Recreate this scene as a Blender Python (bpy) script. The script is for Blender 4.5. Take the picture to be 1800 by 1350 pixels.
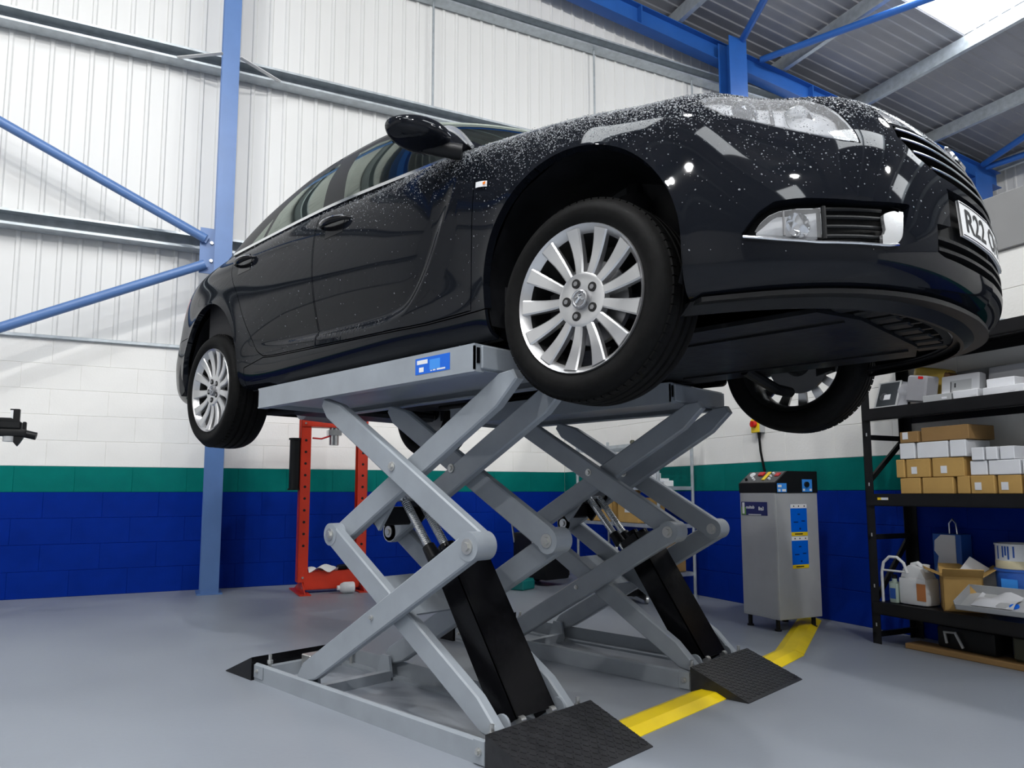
import bpy, bmesh, math, random
import numpy as np
from mathutils import Matrix, Vector, Euler
random.seed(7); np.random.seed(7)
for o in list(bpy.data.objects): bpy.data.objects.remove(o)
scene = bpy.context.scene; COL = scene.collection
# ------------------------------------------------------------------ camera
cam_d = bpy.data.cameras.new('camera'); cam = bpy.data.objects.new('camera', cam_d); COL.objects.link(cam)
cam_d.sensor_width = 36; cam_d.lens = 36*1273.39/1800; cam_d.shift_y = 57.46/1800; cam_d.shift_x = 0; cam_d.clip_start = .05
_r = Vector((.71811, .69593, -.00164)); _u = Vector((.07417, -.07419, .99448)); _f = Vector((-.69197, .71427, .10489))
_m = Matrix((_r, _u, -_f)).transposed().to_4x4(); _m.translation = (1.42656, -2.67138, .88571)
cam.matrix_world = _m; scene.camera = cam
# ------------------------------------------------------------------ colour management, world
vs = scene.view_settings; vs.view_transform = 'Standard'; vs.look = 'None'; vs.gamma = 1.0; vs.use_curve_mapping = False
vs.exposure = -0.1
world = bpy.data.worlds.new('overcast'); scene.world = world; world.use_nodes = True
world.node_tree.nodes['Background'].inputs[0].default_value = (.72, .80, .92, 1)
world.node_tree.nodes['Background'].inputs[1].default_value = .6
# room frame: X = u (out of the gable wall), Y = s (along the gable wall), Z up; origin at the block walls' corner
RM = Matrix.Translation((-4.06374, 3.8834, 0)) @ Matrix.Rotation(math.radians(-20.3695), 4, 'Z')
def roof_z(s): return 7.42-.108*s if s > -3 else 7.42+.324+.108*(s+3)
ZG = 1.26                         # road plane of the raised car body
# lights of the building: high-bay lamps hung from the roof (built as lamps further down), positions in the room frame (u, s, z); the last is an added fill lamp for the lower left
LAMPS = [(6.6, -4.3, 7.0, .9), (6.6, 1.6, 6.5, .8), (11.5, -4.3, 7.0, 1.2), (11.5, 1.8, 6.4, 1.0), (9.0, -9.0, 6.4, .9), (5.0, -7.4, 6.7, .5)]
LAMP_W = 450.0
ROOFLIGHT = 12.0
# ------------------------------------------------------------------ helpers
class B:
    """collects geometry for ONE mesh"""
    def __init__(s): s.v = []; s.f = []
    def add(s, V, F):
        k = len(s.v); s.v += [tuple(map(float, p)) for p in V]; s.f += [tuple(k+int(i) for i in f) for f in F]; return s
    def box(s, x0, x1, y0, y1, z0, z1, bev=0, seg=1, M=None):
        x0, x1 = sorted((x0, x1)); y0, y1 = sorted((y0, y1)); z0, z1 = sorted((z0, z1))
        V = [(x, y, z) for x in (x0, x1) for y in (y0, y1) for z in (z0, z1)]
        F = [(0, 1, 3, 2), (4, 6, 7, 5), (0, 4, 5, 1), (2, 3, 7, 6), (0, 2, 6, 4), (1, 5, 7, 3)]
        if bev:
            bm = bmesh.new(); vv = [bm.verts.new(p) for p in V]
            for f in F: bm.faces.new([vv[i] for i in f])
            bmesh.ops.bevel(bm, geom=bm.edges[:], offset=bev, segments=seg, profile=.6, affect='EDGES')
            bm.verts.index_update(); V = [tuple(p.co) for p in bm.verts]; F = [[q.index for q in f.verts] for f in bm.faces]; bm.free()
        if M is not None: V = [tuple(M @ Vector(p)) for p in V]
        return s.add(V, F)
    def cyl(s, p0, p1, r, n=20, r1=None, caps=True):
        p0 = Vector(p0); p1 = Vector(p1); d = (p1-p0).normalized(); a = d.orthogonal().normalized(); b = d.cross(a); r1 = r if r1 is None else r1
        V = []; 
        for p, rr in ((p0, r), (p1, r1)):
            for i in range(n):
                t = 2*math.pi*i/n; V.append(p+a*rr*math.cos(t)+b*rr*math.sin(t))
        F = [(i, (i+1) % n, n+(i+1) % n, n+i) for i in range(n)]
        if caps: F += [tuple(range(n-1, -1, -1)), tuple(range(n, 2*n))]
        return s.add(V, F)
    def tube(s, pts, r, n=10, closed=False, caps=True, flat=None):
        P = [Vector(p) for p in pts]; m = len(P); V = []; up = None
        for i in range(m):
            if closed: d = (P[(i+1) % m]-P[i-1]).normalized()
            else: d = (P[min(i+1, m-1)]-P[max(i-1, 0)]).normalized()
            if up is None: a = d.orthogonal().normalized()
            else: a = (up-d*up.dot(d)).normalized()
            up = a; b = d.cross(a); rr = r[i] if hasattr(r, '__len__') else r
            for k in range(n):
                t = 2*math.pi*k/n; V.append(P[i]+a*rr*math.cos(t)+b*rr*math.sin(t))
        F = []
        for i in range(m if closed else m-1):
            for k in range(n): F.append((i*n+k, i*n+(k+1) % n, ((i+1) % m)*n+(k+1) % n, ((i+1) % m)*n+k))
        if caps and not closed: F += [tuple(range(n-1, -1, -1)), tuple(range((m-1)*n, m*n))]
        return s.add(V, F)
    def lathe(s, prof, n=32, M=None, closed=False, caps=True):
        """prof: list of (r, h); axis = local Z"""
        V = []; m = len(prof)
        for (r, h) in prof:
            for k in range(n): t = 2*math.pi*k/n; V.append((r*math.cos(t), r*math.sin(t), h))
        F = []
        for i in range(m if closed else m-1):
            j = (i+1) % m
            for k in range(n): F.append((i*n+k, i*n+(k+1) % n, j*n+(k+1) % n, j*n+k))
        if not closed and caps:
            if prof[0][0] > 1e-6: F.append(tuple(range(n-1, -1, -1)))
            if prof[-1][0] > 1e-6: F.append(tuple(range((m-1)*n, m*n)))
        if M is not None: V = [tuple(M @ Vector(p)) for p in V]
        return s.add(V, F)
    def prism(s, poly, d0, d1, axis='y', M=None):
        """poly in the plane normal to axis: axis y -> (x,z), axis x -> (y,z), axis z -> (x,y)"""
        def put(p, d): return {'y': (p[0], d, p[1]), 'x': (d, p[0], p[1]), 'z': (p[0], p[1], d)}[axis]
        n = len(poly); V = [put(p, d0) for p in poly]+[put(p, d1) for p in poly]
        F = [tuple(range(n)), tuple(range(2*n-1, n-1, -1))]+[(i, n+i, n+(i+1) % n, (i+1) % n) for i in range(n)]
        if M is not None: V = [tuple(M @ Vector(p)) for p in V]
        return s.add(V, F)
    def grid(s, P, flip=False):
        P = np.asarray(P); a, b = P.shape[:2]; F = []
        for i in range(a-1):
            for j in range(b-1):
                q = (i*b+j, (i+1)*b+j, (i+1)*b+j+1, i*b+j+1); F.append(q[::-1] if flip else q)
        return s.add(P.reshape(-1, 3), F)
    def xf(s, M): s.v = [tuple(M @ Vector(p)) for p in s.v]; return s
    def mesh(s, name, smooth=35, fixn=True):
        me = bpy.data.meshes.new(name); me.from_pydata(s.v, [], s.f); me.update()
        if fixn:
            bm = bmesh.new(); bm.from_mesh(me); bmesh.ops.recalc_face_normals(bm, faces=bm.faces[:]); bm.to_mesh(me); bm.free()
        if smooth:
            me.shade_smooth(); me.set_sharp_from_angle(angle=math.radians(smooth))
        return me
def link(name, me, mat, parent=None, M=None, label=None):
    o = bpy.data.objects.new(name, me); COL.objects.link(o)
    if me is not None and mat is not None and len(me.materials) == 0: me.materials.append(mat)
    if parent is not None: o.parent = parent
    if M is not None: o.matrix_local = M
    if label: o['label'] = label
    return o
def part(b, name, mat, parent, smooth=35, M=None, label=None, fixn=True):
    return link(name, b.mesh(name, smooth, fixn), mat, parent, M, label)
def tag(o, label, cat, group=None):
    o['label'] = label; o['category'] = cat
    if group: o['group'] = group
    return o
def thing(name, label, cat, M=None, group=None):
    o = bpy.data.objects.new(name, None); COL.objects.link(o); o.empty_display_size = .1
    if M is not None: o.matrix_world = M
    return tag(o, label, cat, group)
def solo(b, name, mat, label, cat, M=None, group=None, smooth=35):
    o = link(name, b.mesh(name, smooth), mat, None, None)
    if M is not None: o.matrix_world = M
    return tag(o, label, cat, group)
def struct(b, name, mat, M=None, smooth=35):
    o = link(name, b.mesh(name, smooth), mat)
    if M is not None: o.matrix_world = M
    o['kind'] = 'structure'; return o
def T(x, y, z): return Matrix.Translation((x, y, z))
def RZ(a): return Matrix.Rotation(math.radians(a), 4, 'Z')
def RX(a): return Matrix.Rotation(math.radians(a), 4, 'X')
def RY(a): return Matrix.Rotation(math.radians(a), 4, 'Y')
def room(u, s, z=0, rot=0): return RM @ T(u, s, z) @ RZ(rot)
def rod(p0, p1, w, h, b=None):
    """rectangular bar from p0 to p1; w horizontal-ish width, h the other side"""
    b = b or B(); p0 = Vector(p0); p1 = Vector(p1); d = (p1-p0); L = d.length; d.normalize()
    up = Vector((0, 0, 1)) if abs(d.z) < .95 else Vector((0, 1, 0))
    a = up.cross(d).normalized(); c = d.cross(a)
    M = Matrix((d, a, c)).transposed().to_4x4(); M.translation = p0
    return b.box(0, L, -w/2, w/2, -h/2, h/2, M=M)
# ------------------------------------------------------------------ materials
def mat(name, col, rough=.5, metal=0.0, var=None, bump=None, coat=0, spec=None, trans=0, ior=None, emit=None, stretch=None):
    m = bpy.data.materials.new(name); m.use_nodes = True; nt = m.node_tree; p = nt.nodes['Principled BSDF']
    c = (*col, 1); p.inputs['Base Color'].default_value = c; p.inputs['Roughness'].default_value = rough; p.inputs['Metallic'].default_value = metal
    if coat: p.inputs['Coat Weight'].default_value = coat; p.inputs['Coat Roughness'].default_value = .04
    if spec is not None: p.inputs['Specular IOR Level'].default_value = spec
    if trans: p.inputs['Transmission Weight'].default_value = trans
    if ior: p.inputs['IOR'].default_value = ior
    if emit: p.inputs['Emission Color'].default_value = (*emit[0], 1); p.inputs['Emission Strength'].default_value = emit[1]
    if var or bump:
        tc = nt.nodes.new('ShaderNodeTexCoord'); src = tc.outputs['Object']
        if stretch:
            mp = nt.nodes.new('ShaderNodeMapping'); mp.inputs['Scale'].default_value = stretch; nt.links.new(src, mp.inputs[0]); src = mp.outputs[0]
    if var:
        n = nt.nodes.new('ShaderNodeTexNoise'); n.inputs['Scale'].default_value = var[0]; n.inputs['Detail'].default_value = 6; nt.links.new(src, n.inputs['Vector'])
        r = nt.nodes.new('ShaderNodeValToRGB'); r.color_ramp.elements[0].position = .3; r.color_ramp.elements[1].position = .7
        a = var[1]; r.color_ramp.elements[0].color = (*[max(0, x*(1-a)) for x in col], 1); r.color_ramp.elements[1].color = (*[min(1, x*(1+a)) for x in col], 1)
        nt.links.new(n.outputs['Fac'], r.inputs['Fac']); nt.links.new(r.outputs['Color'], p.inputs['Base Color'])
        if len(var) > 2:
            mr = nt.nodes.new('ShaderNodeMapRange'); mr.inputs['To Min'].default_value = rough*(1-var[2]); mr.inputs['To Max'].default_value = min(1, rough*(1+var[2]))
            nt.links.new(n.outputs['Fac'], mr.inputs['Value']); nt.links.new(mr.outputs[0], p.inputs['Roughness'])
    if bump:
        n2 = nt.nodes.new('ShaderNodeTexNoise'); n2.inputs['Scale'].default_value = bump[0]; n2.inputs['Detail'].default_value = 4; nt.links.new(src, n2.inputs['Vector'])
        bp = nt.nodes.new('ShaderNodeBump'); bp.inputs['Strength'].default_value = bump[1]; bp.inputs['Distance'].default_value = .01
        nt.links.new(n2.outputs['Fac'], bp.inputs['Height']); nt.links.new(bp.outputs['Normal'], p.inputs['Normal'])
    return m
MT = {}
def defm(k, *a, **kw): MT[k] = mat(k, *a, **kw)
defm('white_block', (.86, .85, .82), .55, spec=.06, var=(3, .03), bump=(60, .12))
defm('green_block', (.001, .155, .135), .5, spec=.06, var=(4, .10), bump=(60, .12))
defm('blue_block', (.0008, .021, .24), .45, spec=.06, var=(4, .10), bump=(60, .12))
defm('floor_paint', (.262, .287, .328), .40, var=(1.3, .06, .25), bump=(45, .04))
defm('cladding', (.74, .74, .73), .42, var=(2, .02), stretch=(1, 1, .15))
defm('roof_sheet', (.30, .30, .32), .45, metal=.2, var=(2, .08))
defm('galv', (.46, .50, .53), .40, metal=.5, var=(14, .14, .3))
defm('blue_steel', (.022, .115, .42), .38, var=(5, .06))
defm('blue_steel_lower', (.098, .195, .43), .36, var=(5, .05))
defm('grey_board', (.27, .27, .27), .6, var=(3, .04))
defm('lift_grey', (.30, .33, .365), .36, var=(7, .08, .2), bump=(30, .03))
defm('lift_black', (.004, .004, .005), .22, spec=.18, var=(20, .3, .3), bump=(40, .05))
defm('chrome', (.86, .87, .88), .08, metal=1)
defm('steel', (.55, .56, .57), .28, metal=1, var=(30, .1))
defm('zinc', (.62, .62, .60), .35, metal=.9)
defm('alloy', (.66, .66, .665), .28, metal=.85)
defm('alloy_dark', (.30, .30, .31), .4, metal=.8)
defm('rubber', (.0055, .0055, .0055), .6, spec=.09, var=(40, .25), bump=(90, .06))
defm('black_plastic', (.008, .0085, .0095), .42, spec=.22, bump=(120, .06))
defm('under_black', (.008, .0085, .010), .42, spec=.2, var=(10, .35, .3), bump=(35, .12))
defm('void', (.004, .004, .004), .8)
defm('paint', (.0060, .0072, .0105), .25, coat=1.0, spec=.0)
MT['paint'].node_tree.nodes['Principled BSDF'].inputs['Coat Weight'].default_value = .5
defm('gloss_black', (.005, .005, .006), .15, spec=.3)
defm('interior', (.025, .025, .028), .75)
defm('headlining', (.72, .73, .68), .8)
defm('plate_white', (.86, .86, .86), .3)
defm('ink', (.008, .008, .01), .5)
defm('red_steel', (.58, .034, .010), .38, var=(6, .12))
defm('yellow', (.93, .68, .004), .42, var=(5, .06))
defm('cabinet', (.47, .48, .49), .42, metal=.1, var=(9, .04))
defm('card', (.47, .285, .085), .75, var=(6, .10), bump=(80, .05))
defm('card_dark', (.27, .155, .055), .75, var=(6, .10))
defm('white_card', (.72, .73, .76), .6, var=(6, .04))
defm('white_plastic', (.78, .79, .80), .35)
defm('sticker_blue', (.0, .13, .70), .35)
defm('sticker_light', (.05, .30, .85), .35)
defm('sticker_yellow', (.88, .62, .01), .4)
defm('navy', (.012, .02, .13), .3)
defm('label_green', (.12, .32, .05), .4)
defm('amber', (.85, .22, .02), .25)
defm('red_lens', (.45, .01, .01), .15)
defm('red_plastic', (.55, .012, .012), .35)
defm('rack_black', (.010, .010, .011), .42, spec=.22, var=(9, .2))
defm('yellow_bag', (.75, .52, .10), .35)
defm('brown_part', (.24, .115, .045), .5)
defm('poly_bag', (.62, .63, .66), .28)
defm('tray_grey', (.42, .43, .44), .4)
defm('tub_blue', (.02, .10, .42), .4)
defm('rag', (.78, .78, .76), .85)
defm('teal', (.0, .18, .17), .5)
defm('olive', (.05, .05, .03), .6)
def glassmat(name, tint, rough=.02, alpha=None, ior=1.5, gtint=(1, 1, 1)):
    m = bpy.data.materials.new(name); m.use_nodes = True; nt = m.node_tree; nt.nodes.clear()
    out = nt.nodes.new('ShaderNodeOutputMaterial'); tr = nt.nodes.new('ShaderNodeBsdfTransparent'); gl = nt.nodes.new('ShaderNodeBsdfGlossy')
    tr.inputs[0].default_value = (*tint, 1); gl.inputs['Roughness'].default_value = rough; gl.inputs[0].default_value = (*gtint, 1)
    fr = nt.nodes.new('ShaderNodeFresnel'); fr.inputs[0].default_value = ior; mx = nt.nodes.new('ShaderNodeMixShader')
    nt.links.new(fr.outputs[0], mx.inputs[0]); nt.links.new(tr.outputs[0], mx.inputs[1]); nt.links.new(gl.outputs[0], mx.inputs[2])
    last = mx.outputs[0]
    if alpha:
        df = nt.nodes.new('ShaderNodeBsdfDiffuse'); df.inputs[0].default_value = (*alpha[1], 1); m2 = nt.nodes.new('ShaderNodeMixShader'); m2.inputs[0].default_value = alpha[0]
        nt.links.new(last, m2.inputs[1]); nt.links.new(df.outputs[0], m2.inputs[2]); last = m2.outputs[0]
    nt.links.new(last, out.inputs[0]); return m
MT['car_glass'] = glassmat('car_glass', (.80, .88, .81), ior=1.75, gtint=(.90, 1, .90))
MT['lens'] = glassmat('lens', (.93, .94, .96), alpha=(.13, (.93, .94, .96)))  # diffuse white veil mixed in, brightening the lens like reflected rooflight
MT['polythene'] = glassmat('polythene', (.75, .76, .80), alpha=(.45, (.66, .67, .72)), rough=.15)
m = bpy.data.materials.new('rooflight'); m.use_nodes = True; p_ = m.node_tree.nodes['Principled BSDF']
p_.inputs['Base Color'].default_value = (.85, .88, .9, 1); p_.inputs['Emission Color'].default_value = (.93, .97, 1, 1); p_.inputs['Emission Strength'].default_value = ROOFLIGHT; MT['rooflight'] = m
m = bpy.data.materials.new('lamp_glow'); m.use_nodes = True; p_ = m.node_tree.nodes['Principled BSDF']
p_.inputs['Emission Color'].default_value = (1, .98, .95, 1); p_.inputs['Emission Strength'].default_value = 30; MT['lamp_glow'] = m
def chequer_mat():
    m = mat('chequer_black', (.020, .020, .022), .36, spec=.4, var=(25, .3, .3), bump=(60, .1))
    return m
MT['chequer'] = chequer_mat()
defm('lamp_silver', (.88, .89, .91), .3, metal=.1)
defm('lamp_lens', (.10, .11, .13), .03, metal=.3, coat=1)
defm('chrome_satin', (.80, .81, .82), .26, metal=.85)
defm('water', (.20, .21, .225), .05, spec=.9)  # grey base stands in for the wall and roof mirrored in the drops
defm('cabinet_dark', (.09, .09, .09), .5)
defm('print_black', (.03, .035, .04), .3)
defm('pale_green', (.45, .55, .48), .35)
defm('orange_label', (.55, .20, .06), .5)
defm('brass', (.55, .38, .10), .3, metal=1)
defm('cream', (.62, .55, .36), .5)
defm('barrel', (.02, .02, .02), .45, metal=.4)  # rim barrel coloured dark for the shadow inside the wheel and brake dust
# ================================================================== the building
S0, S1, U1 = -14.0, 8.6, 16.0          # gable wall from S0 to S1, depth U1
floor = struct(B().box(-.3, U1+.3, S0-.3, S1+.3, -.2, 0), 'floor', MT['floor_paint'], RM)
wl = struct(B().box(-.14, -.012, S0, S1, 0, 2.25), 'wall_left', MT['white_block'], RM)
wr = struct(B().box(0, U1-3, .012, .14, 0, 2.25), 'wall_right', MT['white_block'], RM)
# block courses: 10 courses of painted concrete blocks, blue up to .9, green stripe, white above
def blk_mesh(n, m, w):
    b = B().box(-w/2+.0004, w/2-.0004, -.012, 0.0, .0012, .2238, bev=.0022); me = b.mesh(n, 0); me.materials.append(m); return me
BM = {k: [blk_mesh('block', MT[k+'_block'], w) for w in (.45, .225)] for k in ('white', 'green', 'blue')}
def courses(parent, place, length):
    for c in range(10):
        k = 'blue' if c < 4 else 'green' if c == 4 else 'white'; x = 0; h = (c % 2 == 1)
        while x < length-.01:
            w = .225 if h else .45; h = False
            if x+w > length+.3: break
            o = bpy.data.objects.new('block', BM[k][0 if w == .45 else 1]); COL.objects.link(o); o.parent = parent
            o.matrix_local = place(x+w/2, c*.225); x += w
# left wall face looks to +u: local x of the block runs along s, its -y face is recessed side
courses(wl, lambda d, z: T(0, -d, z) @ RZ(90) @ Matrix.Diagonal((1, -1, 1, 1)), 8.1)
courses(wr, lambda d, z: T(d, 0, z) @ Matrix.Diagonal((1, -1, 1, 1)), 6.3)
for (z0, z1, k) in ((0, .9, 'blue'), (.9, 1.125, 'green')):
    part(B().box(-.0128, -.0040, S0, 0, z0, z1), 'paint_band', MT[k+'_block'], wl); part(B().box(0, U1-3, .0040, .0128, z0, z1), 'paint_band', MT[k+'_block'], wr)
for p_, bb in ((wl, B().box(-.0128, -.0040, S0, 0, 1.125, 2.25)), (wr, B().box(0, U1-3, .0040, .0128, 1.125, 2.25))): part(bb, 'paint_band', MT['white_block'], p_)
# corrugated cladding sheets on the gable, 6 ribs of .158 m each
PITCH = .158
def sheet_profile(n):
    pts = []
    for i in range(n):
        x = i*PITCH; pts += [(x, 0), (x+.104, 0), (x+.116, .014), (x+.140, .014), (x+.152, 0)]
    return pts+[(n*PITCH, 0)]
SW = 6*PITCH
def sheet(parent, name, m, f0, f1):
    """f0/f1: functions (x along, depth) -> bottom / top point"""
    pr = sheet_profile(6); P = np.array([[f0(x, d), f1(x, d)] for x, d in pr])
    return part(B().grid(P), name, m, parent, smooth=20)
s = S1
while s > S0+.01:
    s0 = s-SW
    sheet(wl, 'cladding_sheet', MT['cladding'], lambda x, d: (d-.03, s0+x, 2.262), lambda x, d: (d-.03, s0+x, roof_z(s0+x)+.03))
    s = s0
part(B().box(-.05, .035, S0, 0.0, 2.245, 2.275, bev=.004), 'sill_flashing', MT['galv'], wl)
# galvanised girts: C section bars along the gable
def girt(z, s0=S0, s1=S1, parent=wl):
    b = B()
    b.prism([(0, z), (.15, z), (.15, z+.022), (.145, z+.022), (.145, z+.006), (.006, z+.006), (.006, z+.134), (.145, z+.134), (.145, z+.118), (.15, z+.118), (.15, z+.14), (0, z+.14)], s0, s1, 'y')
    return part(b, 'girt', MT['galv'], parent, smooth=0)
for z in (3.19, 5.03, 6.47): girt(z)
for s in (-1.70, .44, 2.0, -5.9): part(B().cyl((.07, s, 5.17), (.07, s, 6.47), .012, 10), 'sag_rod', MT['galv'], wl)
for s in (-1.70, .44): part(B().cyl((.07, s, 3.33), (.07, s, 5.03), .012, 10), 'sag_rod', MT['galv'], wl)
# boarding on top of the partition and the far eaves wall
trim = struct(B().box(-.0, U1-3, -.02, .16, 2.25, 2.575, bev=.004), 'trim_1', MT['grey_board'], RM)
we = struct(B().box(-.2, U1, S1+.02, S1+.2, 0, 6.6), 'wall_far', MT['cladding'], RM)
u = 0.0
while u < U1-.2:
    u0 = u; sheet(we, 'cladding_sheet', MT['cladding'], lambda x, d: (u0+x, S1-d, 0), lambda x, d: (u0+x, S1-d, roof_z(S1)+.02)); u += SW
wb = struct(B().prism([(S0, 0), (S1, 0), (S1, roof_z(S1)), (-3, roof_z(-3)), (S0, roof_z(S0))], U1, U1+.15, 'x'), 'wall_back', MT['grey_board'], RM)
wn = struct(B().box(-.2, U1, S0-.15, S0, 0, 6.9), 'wall_near', MT['cladding'], RM)
# ceiling: roof sheeting with purlins; rooflights are translucent sheets between purlins
def slab(s0, s1): return [(s0, roof_z(s0)+.06), (s1, roof_z(s1)+.06), (s1, roof_z(s1)+.10), (s0, roof_z(s0)+.10)]
ce = struct(B().prism([(-3, roof_z(-3)+.06), (S1+.3, roof_z(S1)+.03), (S1+.3, roof_z(S1)+.12), (-3, roof_z(-3)+.14)], -.2, U1+.2, 'x').prism([(S0-.3, roof_z(S0)+.03), (-3, roof_z(-3)+.06), (-3, roof_z(-3)+.14), (S0-.3, roof_z(S0)+.12)], -.2, U1+.2, 'x'), 'ceiling', MT['roof_sheet'], RM)
PUR = [8.35, 6.72, 5.05, 3.45, 1.62, -.1, -1.7, -3.2, -4.9, -6.6, -8.3, -10, -11.7, -13.4]
LIGHTS = [(5.05, 3.45, 1.80), (5.05, 3.45, 7.2), (5.05, 3.45, 12.0), (-1.7, -.1, 9.0), (-.1, 1.62, 9.0), (-6.6, -4.9, 4.0), (-6.6, -4.9, 9.0), (-6.6, -4.9, 13.5)]
def rect_light(u0, u1, s0, s1):
    return any(min(a, b) < (s0+s1)/2 < max(a, b) and lu-.01 < (u0+u1)/2 < lu+2*SW for a, b, lu in LIGHTS)
for uu in np.arange(0, U1-.1, SW):
    for (sa, sb) in ((S1, -3.0), (-3.0, S0)):
        cuts = [q for q in PUR if min(sa, sb) < q < max(sa, sb)]
        seq = [sa]+cuts+[sb]; run = None; segs = []
        for i in range(len(seq)-1):
            k = rect_light(uu, uu+SW, seq[i+1], seq[i])
            if segs and segs[-1][2] == k: segs[-1] = (segs[-1][0], seq[i+1], k)
            else: segs.append((seq[i], seq[i+1], k))
        for (p, q, k) in segs:
            pr = sheet_profile(6); P = np.array([[(uu+x, p, roof_z(p)+.035-d), (uu+x, q, roof_z(q)+.035-d)] for x, d in pr])
            part(B().grid(P), 'rooflight' if k else 'roof_sheet', MT['rooflight' if k else 'roof_sheet'], ce, smooth=20)
for q in PUR:
    z = roof_z(q); b = B()
    b.prism([(q-.035, z-.01), (q+.035, z-.01), (q+.035, z-.03), (q+.03, z-.03), (q+.03, z-.016), (q-.030, z-.016), (q-.030, z-.194), (q+.03, z-.194), (q+.03, z-.18), (q+.035, z-.18), (q+.035, z-.2), (q-.035, z-.2)], 0, U1, 'x')
    part(b, 'purlin', MT['galv'], ce, smooth=0)
# ---- blue steel frame
def ibeam_poly(w, d, t=.010):
    h = w/2; return [(-h, 0), (h, 0), (h, t), (t/2, t), (t/2, d-t), (h, d-t), (h, d), (-h, d), (-h, d-t), (-t/2, d-t), (-t/2, t), (-h, t)]
def column(s, w, ztop, m, label, u0=.15, d=.25, zb=0.0):
    c = thing('steel_column', label, 'column', room(0, s, 0))
    b = B(); b.prism([(u0+y, x) for x, y in ibeam_poly(w, d)], zb+.012, ztop, 'z'); part(b, 'shaft', m, c, smooth=0)
    part(B().box(u0-.03, u0+d+.03, -w/2-.03, w/2+.03, zb, zb+.012), 'base_plate', m, c)
    return c
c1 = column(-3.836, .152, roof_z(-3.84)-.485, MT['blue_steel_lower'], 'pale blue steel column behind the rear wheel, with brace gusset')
b = B().box(.318, .334, -.20, -.004, 2.91, 3.34); part(b, 'gusset_plate', MT['blue_steel_lower'], c1)
for (y, z) in ((-.15, 3.25), (-.10, 3.20), (-.15, 2.98), (-.10, 3.03)): part(B().cyl((.334, y, z), (.35, y, z), .016, 6), 'bolt', MT['zinc'], c1)
column(2.38, .30, 6.90, MT['blue_steel'], 'blue gable post in front of the sloping rafter, above the car bonnet', u0=.345, d=.215)
column(7.72, .42, 6.10, MT['blue_steel'], 'blue corner column beside the cladding at the far right', d=.30)
def brace(p0, p1, r, m, label):
    t = thing('brace_tube', label, 'brace', RM); part(B().cyl(p0, p1, r, 20), 'tube', m, t)
    for a, c in ((p0, p1), (p1, p0)):
        d = (Vector(c)-Vector(a)).normalized(); e = Vector(a)-d*.02; part(rod(e, Vector(a)+d*.06, .012, r*1.7), 'end_tab', m, t)
    return t
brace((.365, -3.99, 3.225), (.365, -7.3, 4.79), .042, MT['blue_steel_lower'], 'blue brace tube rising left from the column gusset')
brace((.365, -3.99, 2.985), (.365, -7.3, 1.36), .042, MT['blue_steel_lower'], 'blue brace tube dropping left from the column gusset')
r_ = thing('rafter', 'blue sloping rafter along the top of the gable cladding', 'beam', RM)
b = B()
for (sa, sb) in ((S1-.2, -3), (-3, S0+.2)):
    b2 = B(); L = abs(sb-sa)
    pol = ibeam_poly(.16, .27)
    V = [(.17+.08+x, sa, roof_z(sa)-.48+y) for x, y in pol]+[(.17+.08+x, sb, roof_z(sb)-.48+y) for x, y in pol]
    n = len(pol); b.add(V, [tuple(range(n)), tuple(range(2*n-1, n-1, -1))]+[(i, n+i, n+(i+1) % n, (i+1) % n) for i in range(n)])
part(b, 'beam', MT['blue_steel'], r_, smooth=0)
for k, s in enumerate((1.0, 4.0, 6.2)): part(B().box(.16, .34, s-.008, s+.008, roof_z(s)-.47, roof_z(s)-.22), 'stiffener', MT['blue_steel'], r_)
brace((.37, 2.55, 6.90), (3.2, 1.30, 6.93), .045, MT['blue_steel'], 'steep blue roof brace tube left of the gable post')
brace((.37, 2.98, 6.86), (3.6, 4.25, 6.66), .045, MT['blue_steel'], 'long blue roof brace tube crossing below the rooflight')
brace((.37, 7.87, 6.33), (3.6, 6.55, 6.42), .05, MT['blue_steel'], 'upper blue roof brace tube at the far right corner')
brace((.37, 7.96, 6.30), (3.2, 8.3, 6.25), .05, MT['blue_steel'], 'lower blue roof brace tube at the far right corner')
for (q0, q1, nm) in (((.155, -4.30, 5.035), (.40, -3.91, 5.045), 'left'), ((.40, -3.76, 5.045), (.155, -3.36, 5.035), 'right')):
    solo(rod(q0, q1, .045, .006).add(*[[], []]), 'fly_brace', MT['cladding'], 'white angle strut from girt to column, %s of the blue column' % nm, 'strut', RM)
# ---- high bay lamps
for i, (u, s, z, k) in enumerate(LAMPS):
    t = thing('high_bay_lamp', ['round high bay lamp above and in front of the car', 'round high bay lamp over the black shelving rack', 'round high bay lamp straight behind the viewer', 'round high bay lamp far behind on the right', 'round high bay lamp far behind on the left', 'round fill lamp added at the left to lighten the lower left wall and column'][i], 'lamp', room(u, s, z), 'high bay lamps under the roof')
    part(B().lathe([(.03, .34), (.09, .33), (.10, .20), (.24, .04), (.25, 0), (.24, 0), (.09, .17), (.0, .17)], 32), 'housing', MT['galv'], t)
    part(B().lathe([(.0, .035), (.225, .03), (.0, .028)], 32), 'diffuser', MT['lamp_glow'], t)
    part(B().cyl((0, 0, .33), (0, 0, roof_z(s)-z-.1), .008, 8), 'hanger', MT['galv'], t)
    ld = bpy.data.lights.new('high_bay_light', 'POINT'); ld.shadow_soft_size = .12; ld.energy = LAMP_W*k; ld.color = (1, .985, .96)
    lo = bpy.data.objects.new('high_bay_light', ld); COL.objects.link(lo); lo.parent = t; lo.matrix_local = T(0, 0, -.10)
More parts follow.
